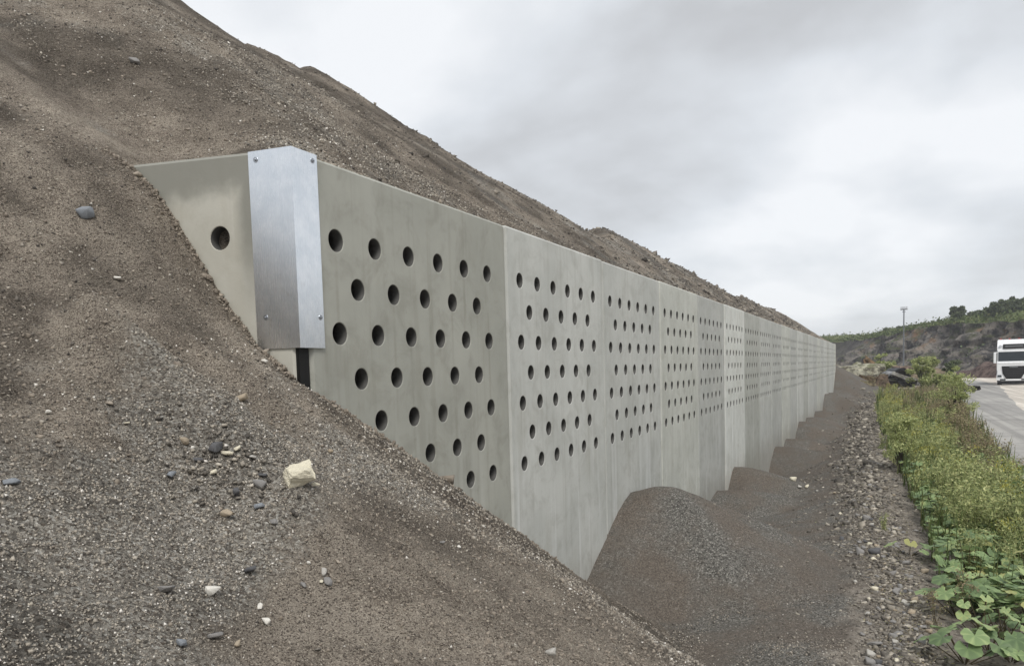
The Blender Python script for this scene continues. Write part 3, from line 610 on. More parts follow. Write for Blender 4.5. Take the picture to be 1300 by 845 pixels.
ST = [(.961,-1.182,.122,CREAM,'cream angular limestone block, the largest loose stone on the gravel slope'),
 (.613,-2.146,.050,BLUE,'blue grey stone at the left edge of the photo'),
 (-.923,-.778,.080,BLUE,'flat bluish stone alone on the slope left of the buried end panel'),
 (-.596,-.844,.045,WHITE,'small whitish pebble just below the flat bluish stone'),
 (.231,-.791,.068,TAN,'pale pinkish brown stone on the slope below the steel corner cover'),
 (-.116,-.271,.040,WHITE,'white pebble on the gravel right beside the end panel'),
 (.294,-1.814,.024,WHITE,'tiny white pebble above the blue grey stone at the left edge'),
 (.352,-1.531,.026,CREAM,'tiny yellowish pebble alone on the brown slope above the pebble cluster'),
 (.530,-1.402,.046,TAN,'rounded brown stone at the top left of the pebble cluster'),
 (.627,-1.551,.048,BLUE,'light blue grey stone at the far left of the pebble cluster'),
 (.560,-1.385,.022,WHITE,'little white pebble next to the rounded brown stone'),
 (.679,-1.308,.053,CREAM,'cream wedge shaped pebble in the middle of the cluster'),
 (.693,-1.266,.033,CREAM,'yellowish pebble touching the cream wedge shaped one'),
 (.698,-1.397,.038,CREAM,'flat cream pebble lower left in the cluster'),
 (.629,-1.327,.060,DK,'dark grey stone at the top of the pebble cluster'),
 (.753,-1.241,.036,PALE,'pale pebble at the right of the cluster'),
 (.807,-1.382,.046,DK,'dark stone at the lower middle of the pebble cluster'),
 (.867,-1.492,.064,TAN,'tan wedge stone standing upright below the pebble cluster'),
 (.847,-1.302,.045,GREY_,'mid grey flat pebble at the lower right of the cluster'),
 (.829,-1.261,.040,DK,'near black pebble just above the mid grey flat one'),
 (.924,-1.381,.040,BLUE,'bluish oval pebble below the cluster, left of the big cream block'),
 (.622,-1.412,.042,DK,'dark pebble inside the left half of the cluster'),
 (1.010,-1.395,.030,GREY_,'small grey pebble below the bluish oval one'),
 (1.141,-1.998,.058,GREY_,'flat grey stone in the lower left on brown fines'),
 (1.185,-1.855,.052,WHITE,'white and cream flat stone right of the flat grey one'),
 (1.271,-1.738,.028,WHITE,'square white pebble near the bottom'),
 (1.342,-1.785,.026,WHITE,'oval white pebble under the square white one'),
 (1.343,-1.995,.046,GREY_,'dusty grey stone half sunk near the bottom edge'),
 (1.338,-2.110,.034,BLUE,'dark bluish pebble at the bottom left'),
 (1.270,-1.411,.042,PALE,'pale grey stone topmost of the trio below the cream block'),
 (1.310,-1.438,.034,GREY_,'dark grey stone lowest of the trio below the cream block'),
 (1.291,-1.450,.020,CREAM,'tiny yellow pebble between the trio of stones'),
 (1.207,-1.426,.020,WHITE,'tiny white pebble up left of the trio'),
 (1.264,-1.514,.030,GREY_,'grey pebble just left of the trio'),
 (2.012,-.965,.036,PALE,'single pale pebble near the bottom right of the brown slope'),
 (1.272,-.564,.028,GREY_,'small grey pebble on the brown slope towards the wall'),
 (1.300,-.457,.018,WHITE,'tiny pale pebble next to a small grey one nearer the wall'),
 (.590,-.547,.040,TAN,'light brown sliver on the grey chippings below the wall'),
 (-2.377,.721,.078,GREY_,'grey stone high on the stockpile above the end panel'),
 (1.117,-1.629,.055,DK,'dark flat stone lying on the grey chippings'),
 (1.401,-1.957,.026,TAN,'faint brown pebble near the bottom left edge'),
 (.975,-1.105,.040,CREAM,'little chip behind the right side of the big cream block'),
 (1.362,14.652,.14,CREAM,'cream stone leftmost of three on the second row of dark heaps'),
 (1.520,14.343,.13,PALE,'pale flat stone nearest of three on the dark heaps'),
 (1.661,14.460,.11,CREAM,'cream stone rightmost of three on the dark heaps')]
for k, (x, y, w, c, lb) in enumerate(ST):
    if k == 0:
        me = boulder_mesh(12, (1.0, .80, .78), 'limestone_block'); me.materials.append(MAT['stone'])
        o = link('limestone_block', me); o.location = (x, y, float(surf(np.array([x]), np.array([y]))[0])+.035); o.rotation_euler = (.35, -.25, .9); o.scale = (w,)*3; o.color = CREAM+(1,); tag(o, lb, 'stone')
    else: stone_at('stone' if w > .045 else 'pebble', x, y, w*1.05, c, lb, k, sink=.15)
# rubble along the foot of the heaps: the largest as single stones, the rest one mass
r5 = np.random.default_rng(33)
def rubble_xy(n, ymin=2.2, ymax=58, near=1.0):
    y = ymin*(ymax/ymin)**(r5.random(n)**near); c = np.interp(y, [2, 5.4, 7.5, 11, 20, 40, 58], [3.40, 3.33, 3.12, 2.98, 2.75, 2.5, 2.2]); s = np.interp(y, [2, 5, 8, 20, 58], [.12, .15, .27, .27, .4])
    x = c+s*r5.normal(size=n); edge = np.interp(y, [2, 8, 12, 21, 40, 58], [3.75, 3.75, 3.6, 3.3, 3.0, 3.2]); k = (x < edge+.15) & (x > .9); return x[k], y[k]
def rock_mass(name, X, Y, S, mat, tint, seedr, embed=.2, zfn=surf, protos=30, flat=(.25, .6), npt=9):
    """many small stones merged into one mesh"""
    n = len(X); pi_ = seedr.integers(0, protos, n); Z = zfn(X, Y)+S*(.25-embed); VV, FF, TT, base = [], [], [], 0
    a = seedr.random(n)*6.283; b = seedr.normal(size=n)*.35
    for q in range(protos):
        PV, PF = hull(seedr, npt, (1, seedr.uniform(.5, .9), seedr.uniform(*flat))); m_ = np.where(pi_ == q)[0]
        if not len(m_): continue
        V = PV[None]*S[m_][:, None, None]; ca, sa, cb_, sb = [f_(w[m_])[:, None] for w in (a, b) for f_ in (np.cos, np.sin)]
        x1 = V[..., 0]*cb_+V[..., 2]*sb; z1 = -V[..., 0]*sb+V[..., 2]*cb_; x2 = x1*ca-V[..., 1]*sa; y2 = x1*sa+V[..., 1]*ca
        VV.append(np.stack([x2+X[m_][:, None], y2+Y[m_][:, None], z1+Z[m_][:, None]], -1).reshape(-1, 3)); FF.append((PF[None]+base+(np.arange(len(m_))*len(PV))[:, None, None]).reshape(-1, 3)); TT.append(np.repeat(tint[m_], len(PV))); base += len(VV[-1])
    return link(name, mesh_np(name, np.concatenate(VV), np.concatenate(FF), False, np.concatenate(TT)), mat)
X, Y = rubble_xy(26000); S = np.exp(r5.normal(size=len(X))*.55)*.031*np.clip(Y/9, .8, 1.9)
tag(rock_mass("rubble", X, Y, S, MAT["rubble"], np.clip(r5.normal(size=len(X))*.27+.5, 0, 1), r5), "scattered grey and tan rubble between the dark heaps and the weeds", "rubble", kind="stuff")
X, Y = rubble_xy(255, 3.0, 22); CN = {CREAM: 'cream', GREY_: 'mid grey', PALE: 'pale grey', TAN: 'tan', DK: 'dark'}
for k in range(min(len(X), 210)):
    s = float(np.exp(r5.normal()*.3)*.068); c = [GREY_, PALE, TAN, GREY_, CREAM, DK, GREY_][int(r5.integers(0, 7))]; zn = 'near the bottom of the photo' if Y[k] < 5.5 else 'beside the nearest dark heap' if Y[k] < 9 else 'beside the middle dark heaps' if Y[k] < 14 else 'beside the farther dark heaps'
    stone_at('rubble_stone', float(X[k]), float(Y[k]), s, c, 'flat broken %s rubble stone in the strip %s' % (CN[c], zn), k, 'larger %s stones in the rubble strip %s' % (CN[c], zn), .3)
n = 2600; Y = 4.5*(50/4.5)**r5.random(n); X = 2.2+.55*r5.normal(size=n)-.2*(Y > 20); k = (X > .3) & (X < 3.1); X, Y = X[k], Y[k]; S = np.exp(r5.normal(size=len(X))*.5)*.022*np.clip(Y/8, .7, 3)
tag(rock_mass('toe_stones', X, Y, S, MAT['rubble'], np.clip(r5.normal(size=len(X))*.25+.5, 0, 1), r5, .25), 'single small stones rolled to the toe of the dark heaps', 'stones', kind='stuff')
n = 15000; Y = 2.0+46*r5.random(n)**1.8; X = -.25-5.5*r5.random(n)**1.3; S = np.exp(r5.normal(size=n)*.5)*.016*np.clip((Y+4)/7, .9, 4)
tag(rock_mass('slope_stones', X, Y, S, MAT['rubble'], np.clip(.40+r5.normal(size=n)*.22, 0, 1), r5, .22, pile, flat=(.5, .9), npt=8), 'small stones lying over the long side of the stockpile above the wall', 'stones', kind='stuff')
# crumbs of damp fines on the near slope
n = 62000; a_ = r5.random(n)*1.72-.70; d2 = 1.05+7.5*r5.random(n)**1.25; X = EYE.x-np.sin(YAW+a_)*d2; Y = EYE.y+np.cos(YAW+a_)*d2; tn = soil_tint(X, Y); k = (((X < -.2) & (Y > .2)) | (Y < wing_face_y(X)-.03) | ((X > .03) & (Y < 4.3))) & (r5.random(n) < (1.05-tn)*(.35+1.3*sstep(fbm(X*2.2, Y*2.2, 3, 611), -.15, .2))); X, Y, d2, tn = X[k], Y[k], d2[k], tn[k]
S = np.exp(r5.normal(size=len(X))*.42)*.0115*np.clip(d2/3.2, .75, 1.05)
tag(rock_mass('soil_crumbs', X, Y, S, MAT['crumbs'], np.clip(.5+r5.normal(size=len(X))*.16, 0, 1), r5, .22, pile, flat=(.5, .9), npt=8), 'loose brown crumbs of fines over the near slope', 'soil', kind='stuff')
# grit heaped in a ragged line where the slope meets the concrete, and spilled on the wall's top edge
n = 3600; Y = 4.5*r5.random(n); X = .012+np.abs(r5.normal(size=n))*.035; n2 = 1500; t2 = 1.35*r5.random(n2); X2 = WBX-t2*math.cos(WB); Y2 = wing_face_y(X2)-.012-np.abs(r5.normal(size=n2))*.03; X = np.r_[X, X2]; Y = np.r_[Y, Y2]; S = np.exp(r5.normal(size=len(X))*.5)*.013
o = rock_mass('edge_grit', X, Y, S, MAT['crumbs'], np.clip(.45+r5.normal(size=len(X))*.25, 0, 1), r5, .0, pile, flat=(.5, .9), npt=8); tag(o, 'grit banked in a ragged line where the slope meets the concrete', 'grit', kind='stuff')
n = 5200; Y = .1+50*r5.random(n)**2.2; X = -.022-.13*r5.random(n); S = np.exp(r5.normal(size=n)*.5)*.012*np.clip(Y/8, 1, 3); k = fbm(Y*1.3, Y*0, 3, 71) > -.10; X, Y, S = X[k], Y[k], S[k]
o = rock_mass('spilled_grit', X, Y, S, MAT['crumbs'], np.clip(.5+r5.normal(size=len(X))*.22, 0, 1), r5, .0, lambda x, y: 3.998+0*x, flat=(.5, .9), npt=8); tag(o, 'grit spilled along the top edge of the concrete wall', 'grit', kind='stuff')
# small stones of the pebble cluster, too small to pick apart
n = 150; X = .71+.13*r5.normal(size=n); Y = -1.37+.11*r5.normal(size=n)+(X-.72)*.25; S = r5.uniform(.012, .030, n)
tag(rock_mass('small_pebbles', X, Y, S, MAT['rubble'], np.clip(r5.random(n)*.75+.32*(r5.random(n) < .45), 0, 1), r5, -.22, pile, flat=(.5, .9)), 'small grey and cream pebbles gathered around the larger ones of the cluster', 'pebbles', kind='stuff')
n = 260; a_ = r5.random(n)*2-1; d2 = 1.2+6*r5.random(n)**1.3; X = EYE.x-np.sin(YAW+.15+a_*.75)*d2; Y = EYE.y+np.cos(YAW+.15+a_*.75)*d2; k = ((X > .05) | (Y < wing_face_y(X)-.05)) & (Y < 4); X, Y = X[k], Y[k]
S = np.exp(r5.normal(size=len(X))*.35)*.014; tag(rock_mass('scattered_pebbles', X, Y, S, MAT['rubble'], np.clip(.35+.6*r5.random(len(X)), 0, 1), r5, .12, pile, flat=(.4, .8)), 'tiny stones scattered over the near slope', 'pebbles', kind='stuff')
# loose chippings on the near slope (real grains, thinning out with distance from where one stands)
r6 = np.random.default_rng(44); n = 330000
rad = .95+8.2*r6.random(n)**1.15; th = YAW+(r6.random(n)*1.75-.72); X = EYE.x-np.sin(th)*rad; Y = EYE.y+np.cos(th)*rad
tn = soil_tint(X, Y); k = (((X < -.2) & (Y > .2)) | ((Y < wing_face_y(X)) | ((X > .0) & (Y < 6.3)))) & (X < 3.6) & (r6.random(n) < .10+.95*tn); X, Y, tn, rad = X[k], Y[k], tn[k], rad[k]; n = len(X)
S = np.exp(r6.normal(size=n)*.30)*.0086*np.clip(rad/3, .8, 1.7); TV = np.array([(0, 0, .55), (.55, 0, -.2), (-.3, .5, -.2), (-.3, -.5, -.25)]); TF = np.array([(0, 1, 2), (0, 2, 3), (0, 3, 1), (1, 3, 2)])
A_ = r6.normal(size=(n, 3, 3)); Q0 = A_[:, 0]/np.linalg.norm(A_[:, 0], axis=1)[:, None]; Q1 = np.cross(Q0, A_[:, 1]); Q1 /= np.linalg.norm(Q1, axis=1)[:, None]; Q2 = np.cross(Q0, Q1)
st = r6.uniform(.8, 1.2, size=(n, 3)); T_ = TV[None]*st[:, None, :]; V = (T_[..., 0:1]*Q0[:, None]+T_[..., 1:2]*Q1[:, None]+T_[..., 2:3]*Q2[:, None])*S[:, None, None]
V += np.stack([X, Y, np.maximum(pile(X, Y), ground(X, Y))+S*.12], -1)[:, None, :]
tc_ = np.clip(.30+.30*r6.random(n)+.60*(r6.random(n) < .19)*r6.random(n)+.1*tn-.35*(r6.random(n) < .3), 0, 1)
tag(link('loose_chippings', mesh_np('loose_chippings', V.reshape(-1, 3), (TF[None]+(np.arange(n)*4)[:, None, None]).reshape(-1, 3), False, np.repeat(tc_, 4)), MAT['chips']), 'loose grey chippings strewn over the near slope of the stockpile', 'gravel', kind='stuff')
# ---------------------------------------------------------------- plants
def leaf_cloud(r, P, size, asp=.5, up=0.0):
    """one diamond leaf of 2 triangles at every point"""
    n = len(P); u = r.normal(size=(n, 3)); u[:, 2] += up; u /= np.linalg.norm(u, axis=1)[:, None]; w = np.cross(u, r.normal(size=(n, 3))); w /= np.linalg.norm(w, axis=1)[:, None]
    s = np.asarray(size).reshape(-1, 1)*r.uniform(.6, 1.3, (n, 1)); V = np.stack([P-u*s, P+w*s*asp, P+u*s, P-w*s*asp], 1).reshape(-1, 3); i = np.arange(n*4).reshape(n, 4)
    return V, np.concatenate([i[:, [0, 1, 2]], i[:, [0, 2, 3]]])
def broad_leaf(r, n=20):
    """rounded, shallowly lobed leaf about 1 wide, stalk end at the origin, lying along +x"""
    V = [(0, 0, 0)]; ti = [.45]
    for ring, f_ in ((0, .5), (1, 1.0)):
        for k in range(n):
            a = -math.pi+.30+(2*math.pi-.6)*k/(n-1); rad = (.50+.028*math.cos(a*7)+.035*(r.random()-.5))*(1-.10*abs(math.sin(a)))*f_
            x, y = math.cos(a)*rad*1.02+.10*f_, math.sin(a)*rad; V.append((x, y, .10*f_-.20*(x*x+y*y)*f_+.03*math.sin(a*5+ring)*f_+.05*abs(y))); ti.append(.30+.18*f_+.30*(k % 4 == 0))
    Fc = []
    for k in range(n-1): Fc += [(0, 1+k, 2+k), (1+k, 1+n+k, 2+n+k), (1+k, 2+n+k, 2+k)]
    return np.array(V), np.array(Fc), np.array(ti)
r7 = np.random.default_rng(55)
leafm = []
for k in range(12):
    V, Fc, ti = broad_leaf(r7); V[:, 2] -= r7.uniform(0, .35)*V[:, 1]**2+r7.uniform(-.1, .35)*V[:, 0]**2; me = mesh_np('leaf', V, Fc, True, np.clip(ti+(k-5)*.075+(.25 if k == 11 else 0), 0, 1)); me.materials.append(MAT['leaf']); leafm.append(me)
def coltsfoot(x, y, n, size, h, label, group):
    z = float(ground(np.array([x]), np.array([y]))[0]); root = tag(empty('broad_leaved_plant', (x, y, z), r7.random()*6.28), label, 'plant', group); bm = bmesh.new()
    for k in range(n):
        a = 2.4*k+r7.random(); rad = (.10+.30*math.sqrt((k+.5)/n))*size/.25*.9; hh = h*(1.05-.55*(k/n))*r7.uniform(.8, 1.1); p = Vector((math.cos(a)*rad, math.sin(a)*rad, hh))
        lf = bpy.data.objects.new('leaf', leafm[int(r7.integers(0, 12))]); COL.objects.link(lf); lf.parent = root; lf.location = p; s = size*r7.uniform(.75, 1.15); lf.scale = (s, s, s)
        lf.rotation_euler = (r7.normal()*.18, .18+r7.random()*.32, a+r7.normal()*.4); tube(bm, (0, 0, -.03), p, .006, .004, 4, False)
    bm_obj('stem', bm, MAT['stem'], root)
lb_ = 'low plant with broad rounded green leaves among the weeds at the bottom right'
SPEC = [(3.84, 3.75, 10, .225, .30, 'clump of big grey green lobed leaves nearest the bottom right of the photo'), (4.2, 3.95, 9, .21, .26, 'bright green broad leaved clump at the bottom right, second from the rubble'), (3.88, 5.1, 7, .20, .34, 'broad leaved plant just above the nearest big leaved clump'),
 (3.52, 7.25, 4, .17, .16, 'small dark green leafy plant growing alone in the rubble')]
for (x, y, n, s, h, l_) in SPEC: coltsfoot(x, y, n, s, h, l_, None)
for k in range(34):
    y = 4.1+9.5*((k+.5)/34)**1.15; x0 = np.interp(y, [3, 8, 12, 15], [3.85, 3.95, 3.8, 3.7]); x = x0+(.25+r7.random()*1.0)*min(1.35, .30+y*.10)*(1 if k % 3 else .25); zn = ('at the bottom right' if y < 6.5 else 'halfway up the leafy part' if y < 9.5 else 'under the first tall weeds')+(' beside the rubble' if k % 3 == 0 else ' inside the bank'); coltsfoot(x, y, 7, r7.uniform(.12, .20), r7.uniform(.22, .5), 'low plant with broad rounded green leaves '+zn, 'broad leaved plants '+zn)
# a further carpet of the same leaves, too many to count
n = 4200; Y = 5+24*r7.random(n)**1.3; X = np.interp(Y, [5, 8, 12, 21, 30], [3.8, 3.8, 3.68, 3.4, 3.3])+np.abs(r7.random(n))*np.interp(Y, [5, 14, 30], [1.6, 2.1, 2.2]); Zg = ground(X, Y)+.10+.22*r7.random(n)+.12*np.maximum(vnoise(X*2, Y*2, 5), 0)*2
bv, bf, bt = broad_leaf(r7, 9); a = r7.random(n)*6.28; s = r7.uniform(.09, .17, n); tl = r7.normal(size=n)*.4
vx = bv[:, 0][None]*np.cos(tl)[:, None]+bv[:, 2][None]*np.sin(tl)[:, None]; vz = -bv[:, 0][None]*np.sin(tl)[:, None]+bv[:, 2][None]*np.cos(tl)[:, None]; vy = np.repeat(bv[:, 1][None], n, 0)
V = np.stack([(vx*np.cos(a)[:, None]-vy*np.sin(a)[:, None])*s[:, None]+X[:, None], (vx*np.sin(a)[:, None]+vy*np.cos(a)[:, None])*s[:, None]+Y[:, None], vz*s[:, None]+Zg[:, None]], -1)
tag(link('leafy_ground_cover', mesh_np('leafy_ground_cover', V.reshape(-1, 3), (bf[None]+(np.arange(n)*len(bv))[:, None, None]).reshape(-1, 3), True, np.clip(bt[None]+r7.normal(size=(n, 1))*.28, 0, 1).ravel()), MAT['leaf']), 'carpet of round leaves under the taller weeds', 'ground cover', kind='stuff')
def weed_proto(kind, r, h):
    """parts of one tall weed: stems, foliage and heads"""
    bm = bmesh.new(); LP, HP = [], []; ns = int(r.integers(4, 8))
    for s in range(ns):
        a = r.random()*6.28; lean = r.uniform(.08, .38); hh = h*r.uniform(.65, 1.05); p = Vector((r.normal()*.03, r.normal()*.03, -.04)); q = p
        for j in range(1, 4):
            t = j/3; n_ = Vector((math.cos(a)*lean*hh*t**1.4, math.sin(a)*lean*hh*t**1.4, hh*t)); tube(bm, q, n_, .006*(1.15-t)+.0015, .006*(1.15-t-.3)+.0012, 3, False); q2 = q; q = n_
            for m_ in range({'yellow': 20, 'leafy': 30, 'dry': 12}[kind]):
                tt = r.random(); c = q2.lerp(q, tt); LP.append((c.x+r.normal()*.035*(1.5-t*.8), c.y+r.normal()*.035*(1.5-t*.8), c.z+r.normal()*.02))
        for m_ in range({'yellow': 17, 'leafy': 8, 'dry': 46}[kind]):
            t = r.random()**.6 if kind == 'dry' else 1; sp = .045 if kind != 'dry' else .035; c = q*(.55+.45*t) if kind == 'dry' else q
            HP.append((c.x+r.normal()*sp*1.2, c.y+r.normal()*sp*1.2, c.z+r.normal()*sp*(.45 if kind == 'yellow' else .9)))
    me_s = bpy.data.meshes.new('stem'); bm.to_mesh(me_s); bm.free(); me_s.materials.append(MAT['stem'])
    LP, HP = np.array(LP), np.array(HP); V, Fc = leaf_cloud(r, LP, .031 if kind != 'dry' else .022, .24); me_l = mesh_np('foliage', V, Fc, False, np.clip(np.repeat(r.random(len(LP)), 4), 0, 1)); me_l.materials.append(MAT['weed' if kind != 'dry' else 'dry'])
    V, Fc = leaf_cloud(r, HP, .012 if kind == 'yellow' else .018, .6); me_h = mesh_np('flower_head', V, Fc, False, np.repeat(r.random(len(HP)), 4)); me_h.materials.append(MAT[{'yellow': 'yellow', 'leafy': 'weed', 'dry': 'dry'}[kind]]); return me_s, me_l, me_h
NM = {'yellow': ('flowering_weed', 'tall green weed topped with small yellow flowers on the bank', 'yellow flowering weeds on the bank'), 'leafy': ('leafy_weed', 'tall thin green leafy weed on the bank beside the road', 'green weeds on the bank'), 'dry': ('dry_weed', 'brown dried weed with seed heads along the road edge of the bank', 'dry brown weeds on the bank')}
protos = {}
for kind in NM:
    L = []
    for k in range(5):
        ms = weed_proto(kind, r7, {'yellow': .72, 'leafy': .66, 'dry': .62}[kind]); rt_ = empty(NM[kind][0], (0, 0, 0)); tag(rt_, NM[kind][1], 'weed', NM[kind][2])
        for nm, me in zip(('stem', 'foliage', 'flower_head'), ms): tag(link(nm, me, None, rt_), kind=None if nm == 'stem' else 'stuff')
        L.append([rt_, False])
    protos[kind] = L
def put(kind, x, y, s, label=None):
    L = protos[kind][int(r7.integers(0, 5))]
    if L[1]: o = copy_tree(L[0])
    else: o = L[0]; L[1] = True
    o.location = (x, y, float(ground(np.array([x]), np.array([y]))[0])); o.rotation_euler = (0, 0, r7.random()*6.28); o.scale = (s, s, s*r7.uniform(.85, 1.15)); o['label'] = label or NM[kind][1]
    if label and 'group' in o: del o['group']
    return o
cnt = dict(yellow=0, leafy=0, dry=0)
for k in range(640):
    y = 6.3*(58/6.3)**(r7.random()**.85); xl = np.interp(y, [5, 8.35, 11.5, 21, 40, 58], [3.95, 3.95, 3.85, 3.4, 3.15, 3.3])+.55*float(vnoise(np.array(y*.75), np.array(0.), 5)); xr = np.interp(y, [5, 12, 14, 18, 26, 42, 58], [5.6, 5.5, 5.5, 5.65, 6.0, 6.9, 7.6]); u = r7.random(); x = xl+(xr-xl)*u
    pd = sstep(np.array(u), .45, .8)*sstep(np.array(y), 11, 16)+.75*sstep(np.array(y), 24, 36)*(u > .2); py = .48*math.exp(-((u-.22)/.3)**2)*sstep(np.array(y), 12, 15)+.08+.45*(y < 13)*(u > .6)
    q = r7.random(); kind = 'dry' if q < pd else 'yellow' if r7.random() < py else 'leafy'
    if cnt[kind] >= 215: continue
    cnt[kind] += 1; o = put(kind, x, y, r7.uniform(.5, 1.05)*(1+.7*max(0, float(fbm(np.array(x*.9), np.array(y*.35), 2, 8))))*(1.15 if y > 14 else .8 if y < 8 else 1.0)); zn = 'among the broad leaves' if y < 9 else 'of the nearer bank' if y < 18 else 'of the farther bank' if y < 34 else 'near the scrap heap'; sd_ = 'rubble side' if u < .34 else 'road side' if u > .67 else 'middle'
    o['label'] = {'yellow': 'weed with small yellow flowers', 'leafy': 'thin leafy green weed', 'dry': 'brown dried weed with seed heads'}[kind]+' on the '+sd_+' '+zn; o['group'] = o['label'].replace('weed', 'weeds', 1)
put('dry', 3.93, 4.95, .75, 'dark upright dry stalk rising between big leaves, near the bottom'); put('dry', 3.66, 4.55, .6, 'short brown stalk left of the dark upright one at the rubble edge')
put('leafy', 3.22, 8.5, .45, 'small yellowish weed growing in the bare rubble left of the bank')
# undergrowth filling the bank
n = 66000; Y = 5.2*(62/5.2)**(r7.random(n)**.9); xl = np.interp(Y, [5, 8.35, 11.5, 21, 40, 60], [3.9, 3.85, 3.75, 3.35, 3.05, 3.2]); xr = np.interp(Y, [5, 12, 14, 18, 26, 42, 60], [5.5, 5.5, 5.5, 5.7, 6.1, 7.0, 8.0])+.3*vnoise(Y*.6, Y*0, 6); xl = xl+.6*vnoise(Y*.75, Y*0, 5); uu = r7.random(n); X = xl+(xr-xl)*uu
H = (.12+.75*np.maximum(fbm(X*1.5, Y*.8, 3, 401)+.12, 0))*sstep(uu, -.02, .10)*sstep(1-uu, -.02, .08); P = np.stack([X, Y, ground(X, Y)+H*r7.random(n)**.7+.01], -1); k = r7.random(n) < .85
V, Fc = leaf_cloud(r7, P, .022+.0012*Y[:, None], .34, .5); kd = (sstep(uu, .5, .8)*sstep(Y, 11, 16)+.75*sstep(Y, 24, 38)) > r7.random(n)
for nm, msk, mt, lb in (('undergrowth', ~kd, 'weed', 'dense green undergrowth between the taller weeds'), ('dry_undergrowth', kd, 'dry', 'brown dry undergrowth along the road side of the bank')):
    P2_ = P[msk]; V, Fc = leaf_cloud(r7, P2_, .015+.0012*P2_[:, 1:2], .26, .9); tag(link(nm, mesh_np(nm, V, Fc, False, np.repeat(np.clip(r7.random(len(P2_))*.7+.7*fbm(P2_[:, 0]*.8, P2_[:, 1]*.8, 2, 411)+.15, 0, 1), 4)), MAT[mt]), lb, 'undergrowth', kind='stuff')
# wispy grass blades and thin upright stalks standing out of the bank
n = 2600; Y = 5.5*(60/5.5)**(r7.random(n)**.9); xl = np.interp(Y, [5, 8.35, 11.5, 21, 40, 60], [3.8, 3.75, 3.65, 3.25, 2.95, 3.1]); xr = np.interp(Y, [5, 12, 14, 18, 26, 42, 60], [5.6, 5.6, 5.6, 5.8, 6.2, 7.1, 8.0]); X = xl+(xr-xl)*r7.random(n)
hb = r7.uniform(.2, .75, n)*np.clip(.55+Y*.05, 0, 1.1); wb = .004+.0006*Y; a = r7.random(n)*6.28; ln = r7.uniform(.05, .35, n)*hb; Z = ground(X, Y); o3 = np.stack([np.cos(a)*wb, np.sin(a)*wb, 0*a], -1); base_ = np.stack([X, Y, Z], -1); mid = base_+np.stack([-np.sin(a)*ln*.3, np.cos(a)*ln*.3, hb*.55], -1); tip = base_+np.stack([-np.sin(a)*ln, np.cos(a)*ln, hb], -1)
V = np.stack([base_-o3, base_+o3, mid+o3*.8, mid-o3*.8, tip], 1).reshape(-1, 3); i = (np.arange(n)*5)[:, None]; Fc = np.concatenate([i+[0, 1, 2], i+[0, 2, 3], i+[3, 2, 4]])
tag(link('grass_blades', mesh_np('grass_blades', V, Fc, False, np.repeat(r7.random(n), 5)), MAT['grass']), 'thin grass blades and stalks among the weeds', 'grass', kind='stuff')
# dry leaf litter and twigs on the rubble
n = 2600; X, Y = rubble_xy(n, 3.2, 30); X = X+.18*r5.random(len(X)); P = np.stack([X, Y, ground(X, Y)+.02], -1); V, Fc = leaf_cloud(r7, P, .018, .35, 0.0); V[:, 2] = P[:, 2].repeat(4)+(V[:, 2]-P[:, 2].repeat(4))*.4
tag(link('leaf_litter', mesh_np('leaf_litter', V, Fc, False, np.repeat(np.clip(r7.random(len(X)), 0, 1), 4)), MAT['dry']), 'dry leaf litter lying over the rubble strip', 'leaf litter', kind='stuff')
# shrubs and trees
def shrub(name, x, y, z, w, h, n, size, label, cat='shrub', mat='weed', trunk=True, group=None, seed=0, lo=.25):
    r = np.random.default_rng(900+seed); root = tag(empty(name, (x, y, z)), label, cat, group); nb = 9; bm = bmesh.new(); C = []
    for k in range(nb):
        a = r.random()*6.28; e = r.uniform(lo, 1.0); rr_ = r.uniform(.1, .36)*w*(1-.5*max(0, e-.6)); c = Vector((math.cos(a)*rr_, math.sin(a)*rr_, h*e*.88)); C.append(c)
        mid = Vector((c.x*.35, c.y*.35, c.z*.5)); tube(bm, (0, 0, -.1), mid, .022*h, .014*h, 5, False); tube(bm, mid, c, .014*h, .004*h, 4, False)
    bm_obj('trunk' if trunk else 'stem', bm, MAT['bark'], root); per = n//(nb*5); P = []
    for c in C:
        for j in range(5):
            cc = np.array(c)+r.normal(size=3)*np.array([w, w, h])*.09; rad = r.uniform(.06, .13)*min(w, h)
            d = r.normal(size=(per, 3)); d /= np.linalg.norm(d, axis=1)[:, None]; P.append(cc+d*rad*(r.random((per, 1))**.4)*np.array([1.2, 1.2, .9]))
    P = np.concatenate(P); V, Fc = leaf_cloud(r, P, size, .5); link('crown', mesh_np('crown', V, Fc, False, np.clip(np.repeat(r.random(len(P)), 4)*.8+.1, 0, 1)), MAT[mat], root); return root
zg = lambda x, y: float(ground(np.array([x]), np.array([y]))[0])
def far_shrub(name, px, pyb, y, wpx, hpx, *a, **k):
    p = at_px(px, pyb, y); s = (y-EYE.y)*1.05/F; return shrub(name, p.x, y, zg(p.x, y) if k.pop('ground', 1) else p.z, wpx*s, hpx*s, *a, **k)
far_shrub('shrub', 1213, 541, 27.5, 50, 62, 5200, .036, 'bright green bush with a pointed top at the road edge of the bank', seed=1, lo=.06)
shrub('flowering_bush', 3.60, 15.3, .05, 1.15, 1.35, 4200, .026, 'round weedy bush with yellow tops at the rubble edge, on a dark stem', mat='weed', seed=2, lo=.45)
far_shrub('shrub', 1171, 490, 62, 42, 34, 5000, .085, 'light green rounded bush right of the dark scrap pile', seed=3, lo=.08)
far_shrub('shrub', 1119, 478, 78, 24, 36, 3000, .11, 'tall pale green bush behind the boulder heap', seed=4, lo=.08)
far_shrub('shrub', 1133, 478, 80, 16, 22, 2000, .11, 'low green bush just right of the tall pale one', seed=5)
